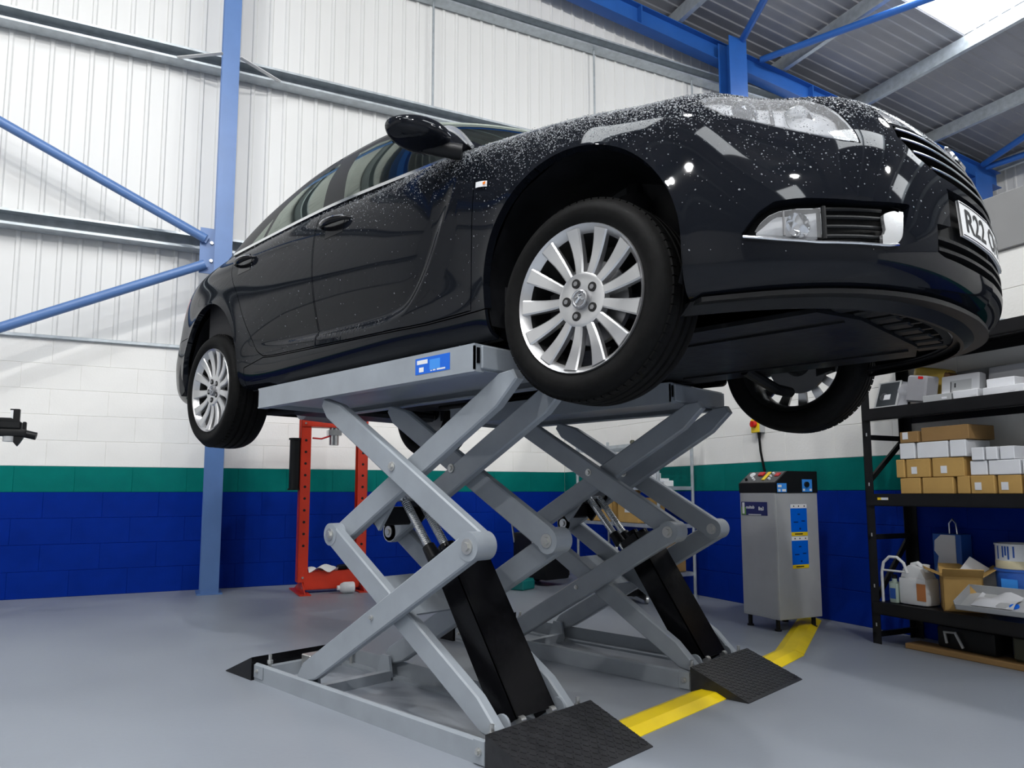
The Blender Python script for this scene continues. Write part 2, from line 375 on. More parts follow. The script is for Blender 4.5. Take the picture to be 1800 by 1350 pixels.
# ================================================================== scissor lift (two halves)
def arc(cx, cz, r, a0, a1, n=8): return [(cx+r*math.cos(math.radians(a0+(a1-a0)*i/n)), cz+r*math.sin(math.radians(a0+(a1-a0)*i/n))) for i in range(n+1)]
def arm_poly(p, q, w=.10, rp=True, rq=True):
    """outline (x,z) of a flat arm between p and q; rounded end where r*, slanted tip elsewhere"""
    p = Vector(p); q = Vector(q); d = (q-p).normalized(); a = math.degrees(math.atan2(d.y, d.x)); n = Vector((-d.y, d.x)); h = w/2; out = []
    if rq: out += arc(q.x, q.y, h, a-90, a+90)
    else: out += [tuple(q-n*h-d*.10), tuple(q-n*h*.35+d*.035), tuple(q+n*h*.45+d*.035), tuple(q+n*h-d*.03)]
    if rp: out += arc(p.x, p.y, h, a+90, a+270)
    else: out += [tuple(p+n*h+d*.03), tuple(p+n*h*.45-d*.035), tuple(p-n*h*.35-d*.035), tuple(p-n*h+d*.10)]
    return out
def arm(b, p, q, y0, y1, **k):
    po = arm_poly(p, q, **k); bm = bmesh.new()
    v0 = [bm.verts.new((x, y0, z)) for x, z in po]; v1 = [bm.verts.new((x, y1, z)) for x, z in po]; n = len(po)
    bm.faces.new(v0); bm.faces.new(v1[::-1])
    for i in range(n): bm.faces.new((v0[i], v1[i], v1[(i+1) % n], v0[(i+1) % n]))
    bm.normal_update()
    ed = [e for e in bm.edges if e.calc_face_angle(0) > .9 and abs(e.verts[0].co.y-e.verts[1].co.y) < 1e-6]
    bmesh.ops.bevel(bm, geom=ed, offset=.006, segments=1, profile=.5, affect='EDGES'); bm.verts.index_update()
    b.add([tuple(v.co) for v in bm.verts], [[v.index for v in f.verts] for f in bm.faces]); bm.free(); return b
X0 = 1.1
FJ = (-.448+X0, .702); RJ = (-1.395+X0, .706); RF = (-1.525+X0, .085); FF = (-.385+X0, .10); RT = (-1.456+X0, 1.285); FT = (-.345+X0, 1.285)
PT = 1.412                                  # platform top
def bolt(t, x, z, y, s, r=.017):
    """washer + hex head facing side s (-1 near, +1 far)"""
    b = B().cyl((x, y, z), (x, y+s*.005, z), r*1.35, 20); b.cyl((x, y+s*.005, z), (x, y+s*.013, z), r*.8, 6); part(b, 'bolt', MT['zinc'], t)
def lift(label, yc, nm):
    t = thing('scissor_lift', label, 'scissor lift', T(-X0, yc, 0), 'pair of scissor lifts under the car')
    G = MT['lift_grey']
    for s in (-1, 1):                       # near (-1) and far (+1) side of this half
        l1 = (s*.212, s*.252); l2 = (s*.162, s*.206); l3 = (s*.112, s*.156)
        part(arm(B(), RF, FJ, *l1, rp=False), 'scissor_arm', G, t, smooth=22)
        part(arm(B(), FF, RJ, *l2, rp=False, w=.092), 'scissor_arm', G, t, smooth=22)
        part(arm(B(), FJ, RT, *l2, rq=False), 'scissor_arm', G, t, smooth=22)
        part(arm(B(), RJ, FT, *l3, rq=False), 'scissor_arm', G, t, smooth=22)
        part(B().cyl((FJ[0], s*.160, FJ[1]), (FJ[0], s*.254, FJ[1]), .051, 28), 'joint_boss', G, t)
        part(B().cyl((RJ[0], s*.112, RJ[1]), (RJ[0], s*.208, RJ[1]), .049, 28), 'joint_boss', G, t)
        bolt(t, FJ[0], FJ[1], s*.254, s, .02); bolt(t, RJ[0], RJ[1], s*.208, s, .02)
        if s > 0:   # inward faces that the camera sees on the far side
            bolt(t, FJ[0], FJ[1], s*.160, -s, .02); bolt(t, RJ[0], RJ[1], s*.110, -s, .02)
        mx, mz = (RF[0]+FJ[0])/2, (RF[1]+FJ[1])/2; bolt(t, mx-.02, mz+.005, s*.252, s, .008)
        mx, mz = (FJ[0]+RT[0])/2, (FJ[1]+RT[1])/2; bolt(t, mx, mz, s*.110 if s > 0 else s*.206, -1, .014)
        # base side rail with foot flange
        part(B().prism([(s*.262, .0), (s*.262, .072), (s*.254, .080), (s*.246, .080), (s*.246, .012), (s*.196, .012), (s*.196, .0)], -1.94+X0, -.335+X0, 'x'), 'base_rail', G, t, smooth=0)
        part(B().box(-.40+X0, -.345+X0, s*.263, s*.270, .004, .082, bev=.002), 'end_bracket', G, t)
        bolt(t, -.37+X0, .045, s*.270, s, .010)
        part(B().box(-1.935+X0, -1.85+X0, s*.263, s*.268, .016, .076, bev=.002), 'end_bracket', G, t)
        bolt(t, -1.90+X0, .05, s*.268, s, .007)
        for x in (-1.86, -.355): part(B().cyl((x+X0, s*.225, .012), (x+X0, s*.225, .125), .008, 10).cyl((x+X0, s*.225, .085), (x+X0, s*.225, .10), .014, 6), 'levelling_bolt', MT['zinc'], t)
        # pivot lugs
        part(B().prism(arc(FF[0], FF[1], .035, 0, 180)+[(FF[0]-.035, .012), (FF[0]+.035, .012)], s*.140, s*.150, 'y'), 'pivot_lug', G, t)
        part(B().prism([(RF[0]-.06, .012), (RF[0]+.06, .012), (RF[0]+.04, .11), (RF[0]-.02, .11)], s*.186, s*.200, 'y'), 'pivot_lug', G, t)
    # cross tubes, plates
    d = (Vector(RJ)-Vector(FF)); p0 = Vector(FF)+d*.56; p1 = Vector(FF)+d*.78
    part(rod((p0.x, 0, p0.y-.045), (p1.x, 0, p1.y-.045), .312, .008), 'tie_plate', G, t)
    part(B().box(-1.94+X0, -1.90+X0, -.195, .195, .0, .06), 'base_cross_rail', G, t)
    part(B().box(-1.50+X0, -1.46+X0, -.185, .185, .0, .045), 'base_cross_rail', G, t)
    part(B().box(-.40+X0, -.345+X0, -.195, .195, .0, .06), 'base_cross_rail', G, t)
    part(B().box(-1.88+X0, -1.80+X0, -.05, .06, .012, .10, bev=.004).cyl((-1.79+X0, 0, .07), (-1.70+X0, .02, .085), .010), 'valve_block', MT['zinc'], t)
    # hydraulic rams: black guard channel with two rods rising to a bracket on the upper arms
    a = Vector((-.405+X0, 0, .085)); c = Vector((-.785+X0, 0, .655)); rb = Vector((-.83+X0, 0, .575)); rd = Vector((-.175, 0, .20)).normalized(); dd = (c-a).normalized(); nn = Vector((-dd.z, 0, dd.x))
    def chan(w, h0, h1, off):
        M = Matrix((dd, Vector((0, 1, 0)), dd.cross(Vector((0, 1, 0))))).transposed().to_4x4(); M.translation = a+Vector((0, off, 0))
        b = B(); L = (c-a).length
        b.box(0, L, -w/2, w/2, h0, h0+.006, M=M).box(0, L, -w/2, -w/2+.006, h0, h1, M=M).box(0, L, w/2-.006, w/2, h0, h1, M=M); return b
    part(chan(.20, -.055, .055, -.0), 'ram_guard', MT['lift_black'], t)
    for yy in (-.045, .045):
        part(B().cyl(a+Vector((0, yy, 0))+dd*.03, c+Vector((0, yy, 0))+dd*.03, .036, 24), 'ram_barrel', MT['lift_black'], t)
        q0 = rb+Vector((0, yy, 0))
        part(B().cyl(q0+rd*.06, q0+rd*.125, .031, 24, .027), 'ram_gland', MT['black_plastic'], t)
        part(B().cyl(q0, q0+rd*.40, .0165, 20), 'ram_rod', MT['chrome'], t)
        b = B()
        for i in range(26):
            q = q0+rd*(.13+i*.0092); b.cyl(q, q+rd*.004, .0185, 16)
        part(b, 'rod_ridges', MT['steel'], t)
    e = rb+rd*.40
    part(B().cyl((e.x, -.125, e.z), (e.x, .125, e.z), .026, 20), 'ram_pin', MT['steel'], t)
    for yy in (-.10, .10):
        part(B().prism([(e.x-.17, e.z-.06), (e.x-.08, e.z-.15), (e.x+.03, e.z-.02), (e.x+.02, e.z+.05), (e.x-.03, e.z+.06)], yy-.008, yy+.008, 'y'), 'ram_bracket', MT['lift_black' if yy > 0 else 'lift_grey'], t)
    part(B().box(e.x-.17, e.x-.09, -.08, .08, e.z-.13, e.z-.05, bev=.008).cyl((e.x-.14, -.09, e.z-.09), (e.x-.14, -.03, e.z-.09), .022), 'lock_valve', MT['black_plastic'], t)
    # platform: hollow tray, open underneath
    x0, x1, y0, y1, z0 = -2.015+X0, -.415+X0, -.255, .255, PT-.094
    b = B().box(x0, x1, y0, y1, PT-.008, PT); b.box(x0, x1, y0, y0+.007, z0, PT-.008).box(x0, x1, y1-.007, y1, z0, PT-.008); b.box(x0, x0+.007, y0, y1, z0, PT-.008).box(x1-.007, x1, y0, y1, z0, PT-.008)
    b.box(x0, x1, y0, y0+.045, z0-.006, z0).box(x0, x1, y1-.045, y1, z0-.006, z0)
    pl = part(b, 'platform', G, t, smooth=0)
    part(B().box(x0+.02, x1-.02, -.20, .20, z0+.02, z0+.028), 'platform_underside', G, pl)
    part(B().box(x1, x1+.012, y0+.028, y1-.0, z0+.006, PT-.006, bev=.003), 'end_plate', G, pl)
    part(B().box(x1+.0005, x1+.004, y0+.010, y0+.024, z0+.024, PT-.014), 'end_slot', MT['lift_black'], pl)
    for x in (-.62, -1.05, -1.72): part(B().box(x+X0-.11, x+X0+.11, -.10, .14, PT, PT+.034, bev=.004), 'rubber_pad', MT['rubber'], t)
    # drive-on ramps front and rear
    for (xa, xb, nm2) in ((-.335+X0, -.06+X0, 'f'), (-1.945+X0, -2.215+X0, 'r')):
        w = .275; h = .108
        b = B().prism([(xa, 0), (xa, h-.006), (xa, h), (xb, .004), (xb, 0)], -w, w, 'y'); rp = part(b, 'ramp', MT['chequer' if nm2 == 'f' else 'lift_black'], t, smooth=0)
        if nm2 == 'f':                          # raised chequer lugs, too small to pick apart
            b = B(); Lr = math.hypot(xb-xa, h-.004); al_ = math.atan2(h-.004, xb-xa); SM = T(xa, 0, h) @ Matrix.Rotation(al_, 4, 'Y')
            for i in range(13):
                for j in range(25):
                    b.box(-.0095, .0095, -.0022, .0022, -.001, .0016, M=SM @ T(.014+i*.0215, -w+.014+j*.0220, 0) @ RZ(45 if (i+j) % 2 else -45))
            part(b, 'tread_lugs', MT['chequer'], rp, smooth=0)['kind'] = 'stuff'
    for yy in (-.08, .08): part(B().cyl((-.36+X0, yy-.012, .105), (-.36+X0, yy+.012, .105), .016, 14), 'ram_foot_pin', MT['zinc'], t)
    return t
ln = lift('near grey scissor lift with a blue sticker on its platform edge', -.705, 'near')
lf = lift('far grey scissor lift standing behind the near one', .570, 'far')
# blue sticker with white lettering on the near platform's outer face
def text_mesh(txt, size, bold=0.0, align='LEFT', ext=0.0):
    cu = bpy.data.curves.new('txt', 'FONT'); cu.body = txt; cu.size = size; cu.offset = bold; cu.align_x = align; cu.extrude = ext; cu.resolution_u = 3
    o = bpy.data.objects.new('txt', cu); COL.objects.link(o); bpy.context.view_layer.update()
    me = bpy.data.meshes.new_from_object(o.evaluated_get(bpy.context.evaluated_depsgraph_get())); bpy.data.objects.remove(o); bpy.data.curves.remove(cu); return me
def text_part(txt, size, m, parent, M, bold=0.0, name='lettering', ext=.0004, align='LEFT'):
    me = text_mesh(txt, size, bold, align, ext); me.name = name; return link(name, me, m, parent, M)
FX = Matrix.Rotation(math.pi/2, 4, 'X')     # text upright in the xz plane, facing -y
yy = -.2552
st = part(B().box(-.745+X0, -.545+X0, yy-.001, yy, PT-.078, PT-.016), 'sticker', MT['sticker_blue'], ln)
part(B().box(-.66+X0, -.60+X0, yy-.0013, yy-.001, PT-.066, PT-.028), 'sticker_panel', MT['sticker_light'], st)
part(B().box(-.735+X0, -.672+X0, yy-.0013, yy-.001, PT-.040, PT-.024), 'sticker_panel', MT['plate_white'], st)
part(B().box(-.722+X0, -.695+X0, yy-.0013, yy-.001, PT-.070, PT-.052), 'sticker_panel', MT['plate_white'], st)
part(B().box(-.655+X0, -.645+X0, yy-.0013, yy-.001, PT-.072, PT-.068).box(-.640+X0, -.625+X0, yy-.0013, yy-.001, PT-.072, PT-.067).box(-.618+X0, -.57+X0, yy-.0013, yy-.001, PT-.072, PT-.066), 'sticker_line', MT['plate_white'], st)
# ---- car surface maths (car frame: x forward from front axle, y left, z up from road) ----
def nspline(t, P, tq):
    """natural cubic spline through P (n,d) at t, evaluated at tq"""
    t = np.asarray(t, float); P = np.asarray(P, float); n = len(t); h = np.diff(t)
    A = np.zeros((n, n)); b = np.zeros((n, P.shape[1])); A[0, 0] = A[-1, -1] = 1
    for i in range(1, n-1):
        A[i, i-1] = h[i-1]; A[i, i] = 2*(h[i-1]+h[i]); A[i, i+1] = h[i]
        b[i] = 6*((P[i+1]-P[i])/h[i]-(P[i]-P[i-1])/h[i-1])
    m = np.linalg.solve(A, b); tq = np.asarray(tq, float)
    k = np.clip(np.searchsorted(t, tq, side='right')-1, 0, n-2)
    a = (t[k+1]-tq)[:, None]; c = (tq-t[k])[:, None]; hk = h[k][:, None]
    return (m[k]*a**3+m[k+1]*c**3)/(6*hk)+(P[k]/hk-m[k]*hk/6)*a+(P[k+1]/hk-m[k+1]*hk/6)*c

PLAN = np.array([(.965,0),(.957,-.15),(.937,-.30),(.895,-.45),(.825,-.585),(.725,-.70),(.60,-.79),(.43,-.862),
    (.22,-.902),(0,-.918),(-.25,-.923),(-.5,-.925),(-1.0,-.928),(-1.55,-.929),(-2.1,-.927),(-2.45,-.923),(-2.737,-.918),
    (-3.0,-.904),(-3.25,-.872),(-3.48,-.81),(-3.66,-.71),(-3.78,-.56),(-3.85,-.33),(-3.872,0)])
_d = np.concatenate([[0], np.cumsum(np.linalg.norm(np.diff(PLAN, axis=0), axis=1))])
def plan(a):
    return nspline(_d, PLAN, a)
_aa = np.linspace(0, _d[-1], 4000); _pp = plan(_aa)
def a_of_x(x):            # plan arclength at station x (right side)
    return np.interp(-np.asarray(x, float), -_pp[:, 0], _aa)
ATOT = _d[-1]
# profile stations: arclength key -> 11 levels (z, inset)
PROF = {
 0.0: [(.178,.16),(.188,.08),(.225,.018),(.30,.0),(.39,.004),(.48,.010),(.56,.02),(.625,.038),(.68,.062),(.735,.095),(.778,.138)],
 .30: [(.178,.16),(.188,.08),(.225,.018),(.30,.0),(.39,.004),(.48,.010),(.56,.02),(.625,.038),(.68,.062),(.735,.095),(.780,.140)],
 .62: [(.178,.15),(.188,.075),(.228,.016),(.305,.0),(.395,.002),(.49,.010),(.57,.024),(.642,.046),(.706,.077),(.765,.115),(.815,.165)],
 .93: [(.178,.13),(.190,.065),(.235,.014),(.31,.0),(.40,.0),(.50,.010),(.58,.028),(.658,.055),(.728,.092),(.790,.140),(.838,.20)],
 a_of_x(.43)*1.0: [(.185,.09),(.200,.045),(.25,.012),(.32,.0),(.42,.0),(.52,.003),(.62,.012),(.71,.032),(.775,.064),(.822,.105),(.860,.155)],
 a_of_x(.22)*1.0: [(.185,.08),(.203,.04),(.26,.012),(.34,.002),(.44,.0),(.54,.0),(.645,.004),(.735,.016),(.80,.045),(.842,.085),(.874,.135)],
 a_of_x(0.)*1.0: [(.185,.08),(.208,.04),(.27,.014),(.35,.004),(.45,.0),(.56,.0),(.67,.0),(.765,.009),(.832,.034),(.873,.07),(.905,.12)],
 a_of_x(-.25)*1.0: [(.185,.09),(.21,.045),(.28,.020),(.355,.010),(.455,.004),(.575,.0),(.69,.0),(.785,.008),(.855,.028),(.903,.062),(.940,.115)],
 a_of_x(-.5)*1.0: [(.185,.10),(.212,.05),(.285,.028),(.36,.022),(.46,.014),(.59,.003),(.70,.0),(.80,.006),(.87,.018),(.91,.035),(.935,.055)],
 a_of_x(-1.)*1.0: [(.185,.10),(.215,.05),(.285,.030),(.36,.036),(.46,.024),(.60,.004),(.71,.0),(.81,.006),(.88,.019),(.925,.036),(.957,.056)],
 a_of_x(-1.55)*1.0: [(.185,.10),(.215,.05),(.285,.032),(.36,.040),(.46,.026),(.60,.005),(.72,.0),(.82,.006),(.895,.019),(.945,.036),(.982,.057)],
 a_of_x(-2.1)*1.0: [(.185,.10),(.215,.05),(.288,.030),(.36,.030),(.46,.016),(.60,.003),(.72,.0),(.83,.006),(.905,.018),(.953,.036),(.988,.057)],
 a_of_x(-2.45)*1.0: [(.19,.09),(.22,.045),(.29,.018),(.37,.008),(.47,.002),(.60,.0),(.72,.0),(.83,.006),(.91,.022),(.96,.043),(1.0,.07)],
 a_of_x(-2.737)*1.0: [(.20,.08),(.23,.04),(.30,.012),(.38,.002),(.48,.0),(.60,.0),(.72,.002),(.83,.012),(.915,.032),(.975,.062),(1.02,.10)],
 a_of_x(-3.0)*1.0: [(.21,.08),(.235,.04),(.30,.012),(.38,.002),(.48,.0),(.60,.004),(.72,.010),(.83,.022),(.92,.045),(.98,.078),(1.022,.118)],
 a_of_x(-3.25)*1.0: [(.215,.08),(.24,.04),(.30,.012),(.38,.002),(.48,.0),(.60,.010),(.72,.020),(.83,.034),(.92,.060),(.98,.092),(1.02,.13)],
 a_of_x(-3.66)*1.0: [(.22,.10),(.245,.05),(.30,.018),(.38,.004),(.48,.0),(.60,.014),(.72,.034),(.83,.052),(.92,.072),(.98,.10),(1.02,.14)],
 ATOT: [(.22,.12),(.25,.06),(.30,.03),(.38,.008),(.48,.0),(.60,.012),(.72,.045),(.83,.055),(.93,.06),(1.02,.06),(1.06,.10)],
}
_pk = np.array(sorted(PROF)); _pv = np.array([PROF[k] for k in sorted(PROF)])   # (n,11,2)
def low_grid(na, nv):
    """grid of the lower body, right side: returns a (na,), P (na,nv,3)"""
    a = np.linspace(0, ATOT, na); base = plan(a)
    e = 1e-3; tg = plan(np.clip(a+e, 0, ATOT))-plan(np.clip(a-e, 0, ATOT)); tg /= np.linalg.norm(tg, axis=1)[:, None]
    nin = np.stack([tg[:, 1], -tg[:, 0]], 1)          # inward normal
    nin *= np.where((nin*(np.array([[-1.4, 0]])-base)).sum(1) < 0, -1, 1)[:, None]
    nin[0] = (-1, 0); nin[-1] = (1, 0)
    zi = nspline(_pk, _pv.reshape(len(_pk), -1), a).reshape(na, 11, 2)
    v = np.linspace(0, 10, nv); P = np.empty((na, nv, 3))
    for i in range(na):
        q = nspline(np.arange(11), zi[i], v)
        P[i, :, :2] = base[i]+nin[i]*q[:, 1:2]; P[i, :, 2] = q[:, 0]
    P[0, :, 1] = 0; P[-1, :, 1] = 0
    return a, P
G0 = np.array([(-.20,0,1.02),(-.25,-.35,1.015),(-.34,-.60,1.0),(-.45,-.755,.972),(-.53,-.835,.942),(-.62,-.862,.936),(-1.0,-.869,.957),
    (-1.5,-.872,.981),(-2.0,-.869,.987),(-2.4,-.86,.992),(-2.66,-.832,1.008),(-2.92,-.775,1.02),(-3.15,-.62,1.055),(-3.3,-.34,1.09),(-3.34,0,1.10)])
G1 = np.array([(-1.08,0,1.455),(-1.11,-.32,1.443),(-1.16,-.50,1.422),(-1.22,-.595,1.398),(-1.28,-.638,1.380),(-1.34,-.648,1.382),(-1.5,-.646,1.395),
    (-1.75,-.636,1.408),(-2.02,-.632,1.404),(-2.25,-.636,1.375),(-2.42,-.632,1.33),(-2.58,-.585,1.275),(-2.66,-.46,1.30),(-2.62,-.26,1.40),(-2.58,0,1.435)])
def glass_grid(na, nv):
    k = np.arange(len(G0)); t = np.linspace(0, len(G0)-1, na)
    A = nspline(k, G0, t); B = nspline(k, G1, t)
    v = np.linspace(0, 1, nv)
    P = A[:, None, :]*(1-v)[None, :, None]+B[:, None, :]*v[None, :, None]
    bul = np.sin(np.pi*v)*.022
    tg = np.gradient(A, axis=0); tg /= np.linalg.norm(tg, axis=1)[:, None]
    d = B-A; d /= np.linalg.norm(d, axis=1)[:, None]
    n = np.cross(tg, d); n /= np.linalg.norm(n, axis=1)[:, None]
    n *= np.where((n*(A-np.array([-1.7, 0, .8]))).sum(1) < 0, -1, 1)[:, None]
    P = P+n[:, None, :]*bul[None, :, None]
    P[0, :, 1] = 0; P[-1, :, 1] = 0
    return t, P
# ================================================================== the car
car = thing('car', 'black four-door saloon car raised on the two scissor lifts', 'car', T(0, 0, 0))
BODY = T(0, 0, ZG)
def sdf(poly, X):
    """signed distance of 2D points X (n,2) to a polygon, negative inside"""
    P = np.asarray(poly, float); Q = np.roll(P, -1, 0); d = np.full(len(X), 1e9); ins = np.zeros(len(X), bool)
    for a, b in zip(P, Q):
        ab = b-a; t = np.clip(((X-a)@ab)/max(ab@ab, 1e-12), 0, 1); d = np.minimum(d, np.linalg.norm(X-(a+t[:, None]*ab), axis=1))
        c = (a[1] > X[:, 1]) != (b[1] > X[:, 1])
        with np.errstate(divide='ignore', invalid='ignore'): xi = (b[0]-a[0])*(X[:, 1]-a[1])/(b[1]-a[1])+a[0]
        ins ^= c & (X[:, 0] < xi)
    return np.where(ins, -d, d)
class Shell:
    """polygon soup that can be cut along zero sets; par holds the 2D chart used by the cuts"""
    def __init__(s, V, par, F): s.V = np.asarray(V, float); s.p = np.asarray(par, float); s.F = [tuple(f) for f in F]
    def cut(s, f):
        f = np.where(np.abs(f) < 2e-5, 2e-5, f); pos = f > 0; nV = []; nP = []; ed = {}; out = []; base = len(s.V)
        def mid(i, j):
            k = (i, j) if i < j else (j, i)
            if k not in ed:
                t = f[k[0]]/(f[k[0]]-f[k[1]]); ed[k] = base+len(nV); nV.append(s.V[k[0]]*(1-t)+s.V[k[1]]*t); nP.append(s.p[k[0]]*(1-t)+s.p[k[1]]*t)
            return ed[k]
        for q in s.F:
            sg = [pos[i] for i in q]
            if all(sg) or not any(sg): out.append(q); continue
            A = []; Bq = []; n = len(q); cr = 0
            for a in range(n):
                i, j = q[a], q[(a+1) % n]; (A if pos[i] else Bq).append(i)
                if pos[i] != pos[j]: m_ = mid(i, j); A.append(m_); Bq.append(m_); cr += 1
            if cr == 2: out += [tuple(A), tuple(Bq)]
            else:       # saddle: fan from the centre, rare
                out.append(q)
        if nV: s.V = np.vstack([s.V, nV]); s.p = np.vstack([s.p, nP])
        s.F = out
    def cen(s): return np.array([s.p[list(q)].mean(0) for q in s.F]), np.array([s.V[list(q)].mean(0) for q in s.F])
def shell_from_grid(P, par):
    a, b = P.shape[:2]; F = [(i*b+j, (i+1)*b+j, (i+1)*b+j+1, i*b+j+1) for i in range(a-1) for j in range(b-1)]
    return Shell(P.reshape(-1, 3), par.reshape(-1, 2), F)
def panel_mesh(name, V, F, thick=.012, mirror=False, both=False, inward=None):
    """mesh from a face subset, with a turned-in edge; both: add the mirrored left half welded on y=0"""
    used = sorted({i for q in F for i in q}); mp = {i: k for k, i in enumerate(used)}; V = V[used]; F = [tuple(mp[i] for i in q) for q in F]
    F = [q for q in F if len(set(q)) > 2]
    if both:
        n = len(V); W = V*[1, -1, 1]; V = np.vstack([V, W]); F = F+[tuple(n+i for i in q[::-1]) for q in F]
    if mirror: V = V*[1, -1, 1]; F = [q[::-1] for q in F]
    bm = bmesh.new(); vv = [bm.verts.new(p) for p in V]
    for q in F:
        try: bm.faces.new([vv[i] for i in q])
        except ValueError: pass
    bmesh.ops.remove_doubles(bm, verts=bm.verts[:], dist=1.5e-4)
    bmesh.ops.dissolve_degenerate(bm, dist=1e-5, edges=bm.edges[:])
    bm.normal_update()
    # outward orientation
    c = Vector((-1.4, 0, .62)); tot = sum(f.normal.dot(f.calc_center_median()-c)*f.calc_area() for f in bm.faces)
    if tot < 0: bmesh.ops.reverse_faces(bm, faces=bm.faces[:])
    bm.normal_update()
    if thick:
        be = [e for e in bm.edges if e.is_boundary]; new = {}
        for e in be:
            for v in e.verts:
                if v not in new: new[v] = (bm.verts.new(v.co), bm.verts.new(v.co-v.normal*thick))
        for e in be:
            a, b_ = e.verts; l = e.link_loops[0]
            if l.vert != a: a, b_ = b_, a
            try: bm.faces.new((new[a][0], new[a][1], new[b_][1], new[b_][0]))
            except ValueError: pass
    me = bpy.data.meshes.new(name); bm.to_mesh(me); bm.free(); me.shade_smooth(); return me
# ---------------- lower body surface with flares and the swept crease on the doors
NA, NV = 640, 118
A_, P_ = low_grid(NA, NV)
AX = lambda x: float(a_of_x(x))
FA = (AX(-.022), .345, .395); RA = (AX(-2.755), .335, .392)
a2 = np.repeat(A_[:, None], NV, 1); z2 = P_[:, :, 2]
out_n = np.zeros_like(P_); tgs = np.gradient(P_[:, NV//2, :2], axis=0); tgs /= np.linalg.norm(tgs, axis=1)[:, None]
out_n[:, :, 0] = tgs[:, None, 1]; out_n[:, :, 1] = -tgs[:, None, 0]
sg = np.sign((out_n*(P_-np.array([-1.4, 0, .6]))).sum(-1)); out_n *= sg[..., None]
disp = np.zeros((NA, NV))
for (ca, cz, r) in (FA, RA):
    d = np.hypot(a2-ca, np.maximum(z2-cz, 0))-r
    disp += .010*np.exp(-np.maximum(d, 0)/.045)*(d > -.02)
crease = np.array([(-.56, .76), (-.60, .69), (-.647, .609), (-.70, .53), (-.771, .448), (-.874, .368), (-.96, .343), (-1.068, .333), (-1.375, .339), (-1.7, .352), (-2.0, .37), (-2.25, .40)])
ca_ = np.stack([a_of_x(crease[:, 0]), crease[:, 1]], 1); cq = nspline(np.arange(len(ca_)), ca_, np.linspace(0, len(ca_)-1, 160))
pt = np.stack([a2.ravel(), z2.ravel()], 1); m_ = (pt[:, 0] > AX(-.35)) & (pt[:, 0] < AX(-2.5))
dmin = np.full(len(pt), 9.); 
D = np.linalg.norm(pt[m_][:, None, :]-cq[None], axis=2); k_ = D.argmin(1); dmin[m_] = D.min(1)
side = np.zeros(len(pt)); tang = np.gradient(cq, axis=0); rel = pt[m_]-cq[k_]; side[m_] = np.sign(tang[k_, 0]*rel[:, 1]-tang[k_, 1]*rel[:, 0])
endf = np.clip((pt[:, 0]-AX(-.56))/.15, 0, 1)*np.clip((AX(-2.25)-pt[:, 0])/.4, 0, 1)
dd_ = dmin*side       # positive = behind / above the crease
sst = lambda t: np.clip(t, 0, 1)**2*(3-2*np.clip(t, 0, 1))
bl = np.where(dd_ < 0, .011*np.exp(-np.abs(dd_)/.08), .011*(1-sst(dd_/.040))-.009*sst((dd_-.005)/.045)*np.exp(-np.maximum(dd_-.05, 0)/.10))
disp += (bl*endf).reshape(NA, NV)*(dmin.reshape(NA, NV) < .5)
P_ = P_+out_n*disp[..., None]; P_[0, :, 1] = 0; P_[-1, :, 1] = 0
_zc = P_[:, :, 2]
def surf(a, z, off=0.0):
    """point of the lower body at chart (a, z), right side; off > 0 outwards"""
    sgn = 1
    if a < 0: a, sgn = -a, -1
    f = a/ATOT*(NA-1); i = min(int(f), NA-2); t = f-i; q = []
    for k in (i, i+1):
        zz = _zc[k]; q.append(np.array([np.interp(z, zz, P_[k, :, c]) for c in range(3)])+out_n[k, NV//2]*off)
    p = q[0]*(1-t)+q[1]*t; p[2] = z
    if sgn < 0: p[1] = -p[1]
    return p
def arch_poly(c): return [(c[0]-c[2], -.1)]+[(c[0]+c[2]*math.cos(t), c[1]+c[2]*math.sin(t)) for t in np.linspace(math.pi, 0, 60)]+[(c[0]+c[2], -.1)]
LAMP = [(1.125, .803), (1.08, .752), (1.042, .727), (.936, .693), (.772, .634), (.698, .610), (.644, .605), (.648, .64), (.659, .68), (.675, .72), (.70, .757), (.753, .800), (.86, .822), (.95, .828), (1.036, .826), (1.09, .818)]
FOG = [(.997, .340), (.954, .395), (.908, .425), (.85, .430), (.799, .428), (.663, .420), (.512, .425), (.527, .385), (.542, .353), (.556, .315), (.575, .302), (.603, .297), (.795, .302), (.90, .316), (.99, .331)]
UPG = [(.490, .690), (.498, .645), (.448, .586), (.353, .545), (.205, .536), (-.1, .533), (-.1, .690)]
BAR = [(.52, .755), (.50, .698), (-.1, .698), (-.1, .752), (.40, .758)]
LOG = [(.315, .512), (.33, .39), (.402, .387), (.413, .300), (.38, .290), (.25, .284), (-.1, .282), (-.1, .515)]
BON = [(-.1, .757), (.45, .762), (.53, .752), (.60, .742), (.655, .745), (.69, .768), (.75, .808), (.86, .829), (.95, .835), (1.04, .833), (1.10, .826), (1.16, .832), (AX(.2), .876), (AX(0), .905), (AX(-.25), .938), (AX(-.40), .938), (AX(-.40), 1.5), (-.1, 1.5)]
BUM = [(-.1, .70), (-.1, -.1), (FA[0]-FA[2]+.02, -.1), (FA[0]-FA[2]+.06, .60), (1.165, .70), (1.09, .735), (1.045, .722), (.936, .688), (.772, .629), (.698, .605), (.640, .600), (.641, .66), (.655, .70), (.672, .732), (.655, .742), (.60, .739), (.53, .749), (.45, .760), (-.1, .755)]
xz = lambda L: [(AX(x), z) for x, z in L]
DRF = xz([(-.452, .99), (-.455, .86), (-.458, .797), (-.475, .55), (-.500, .295), (-.76, .291), (-1.37, .309), (-1.578, .318), (-1.578, .60), (-1.577, 1.1), (-.452, 1.1)])
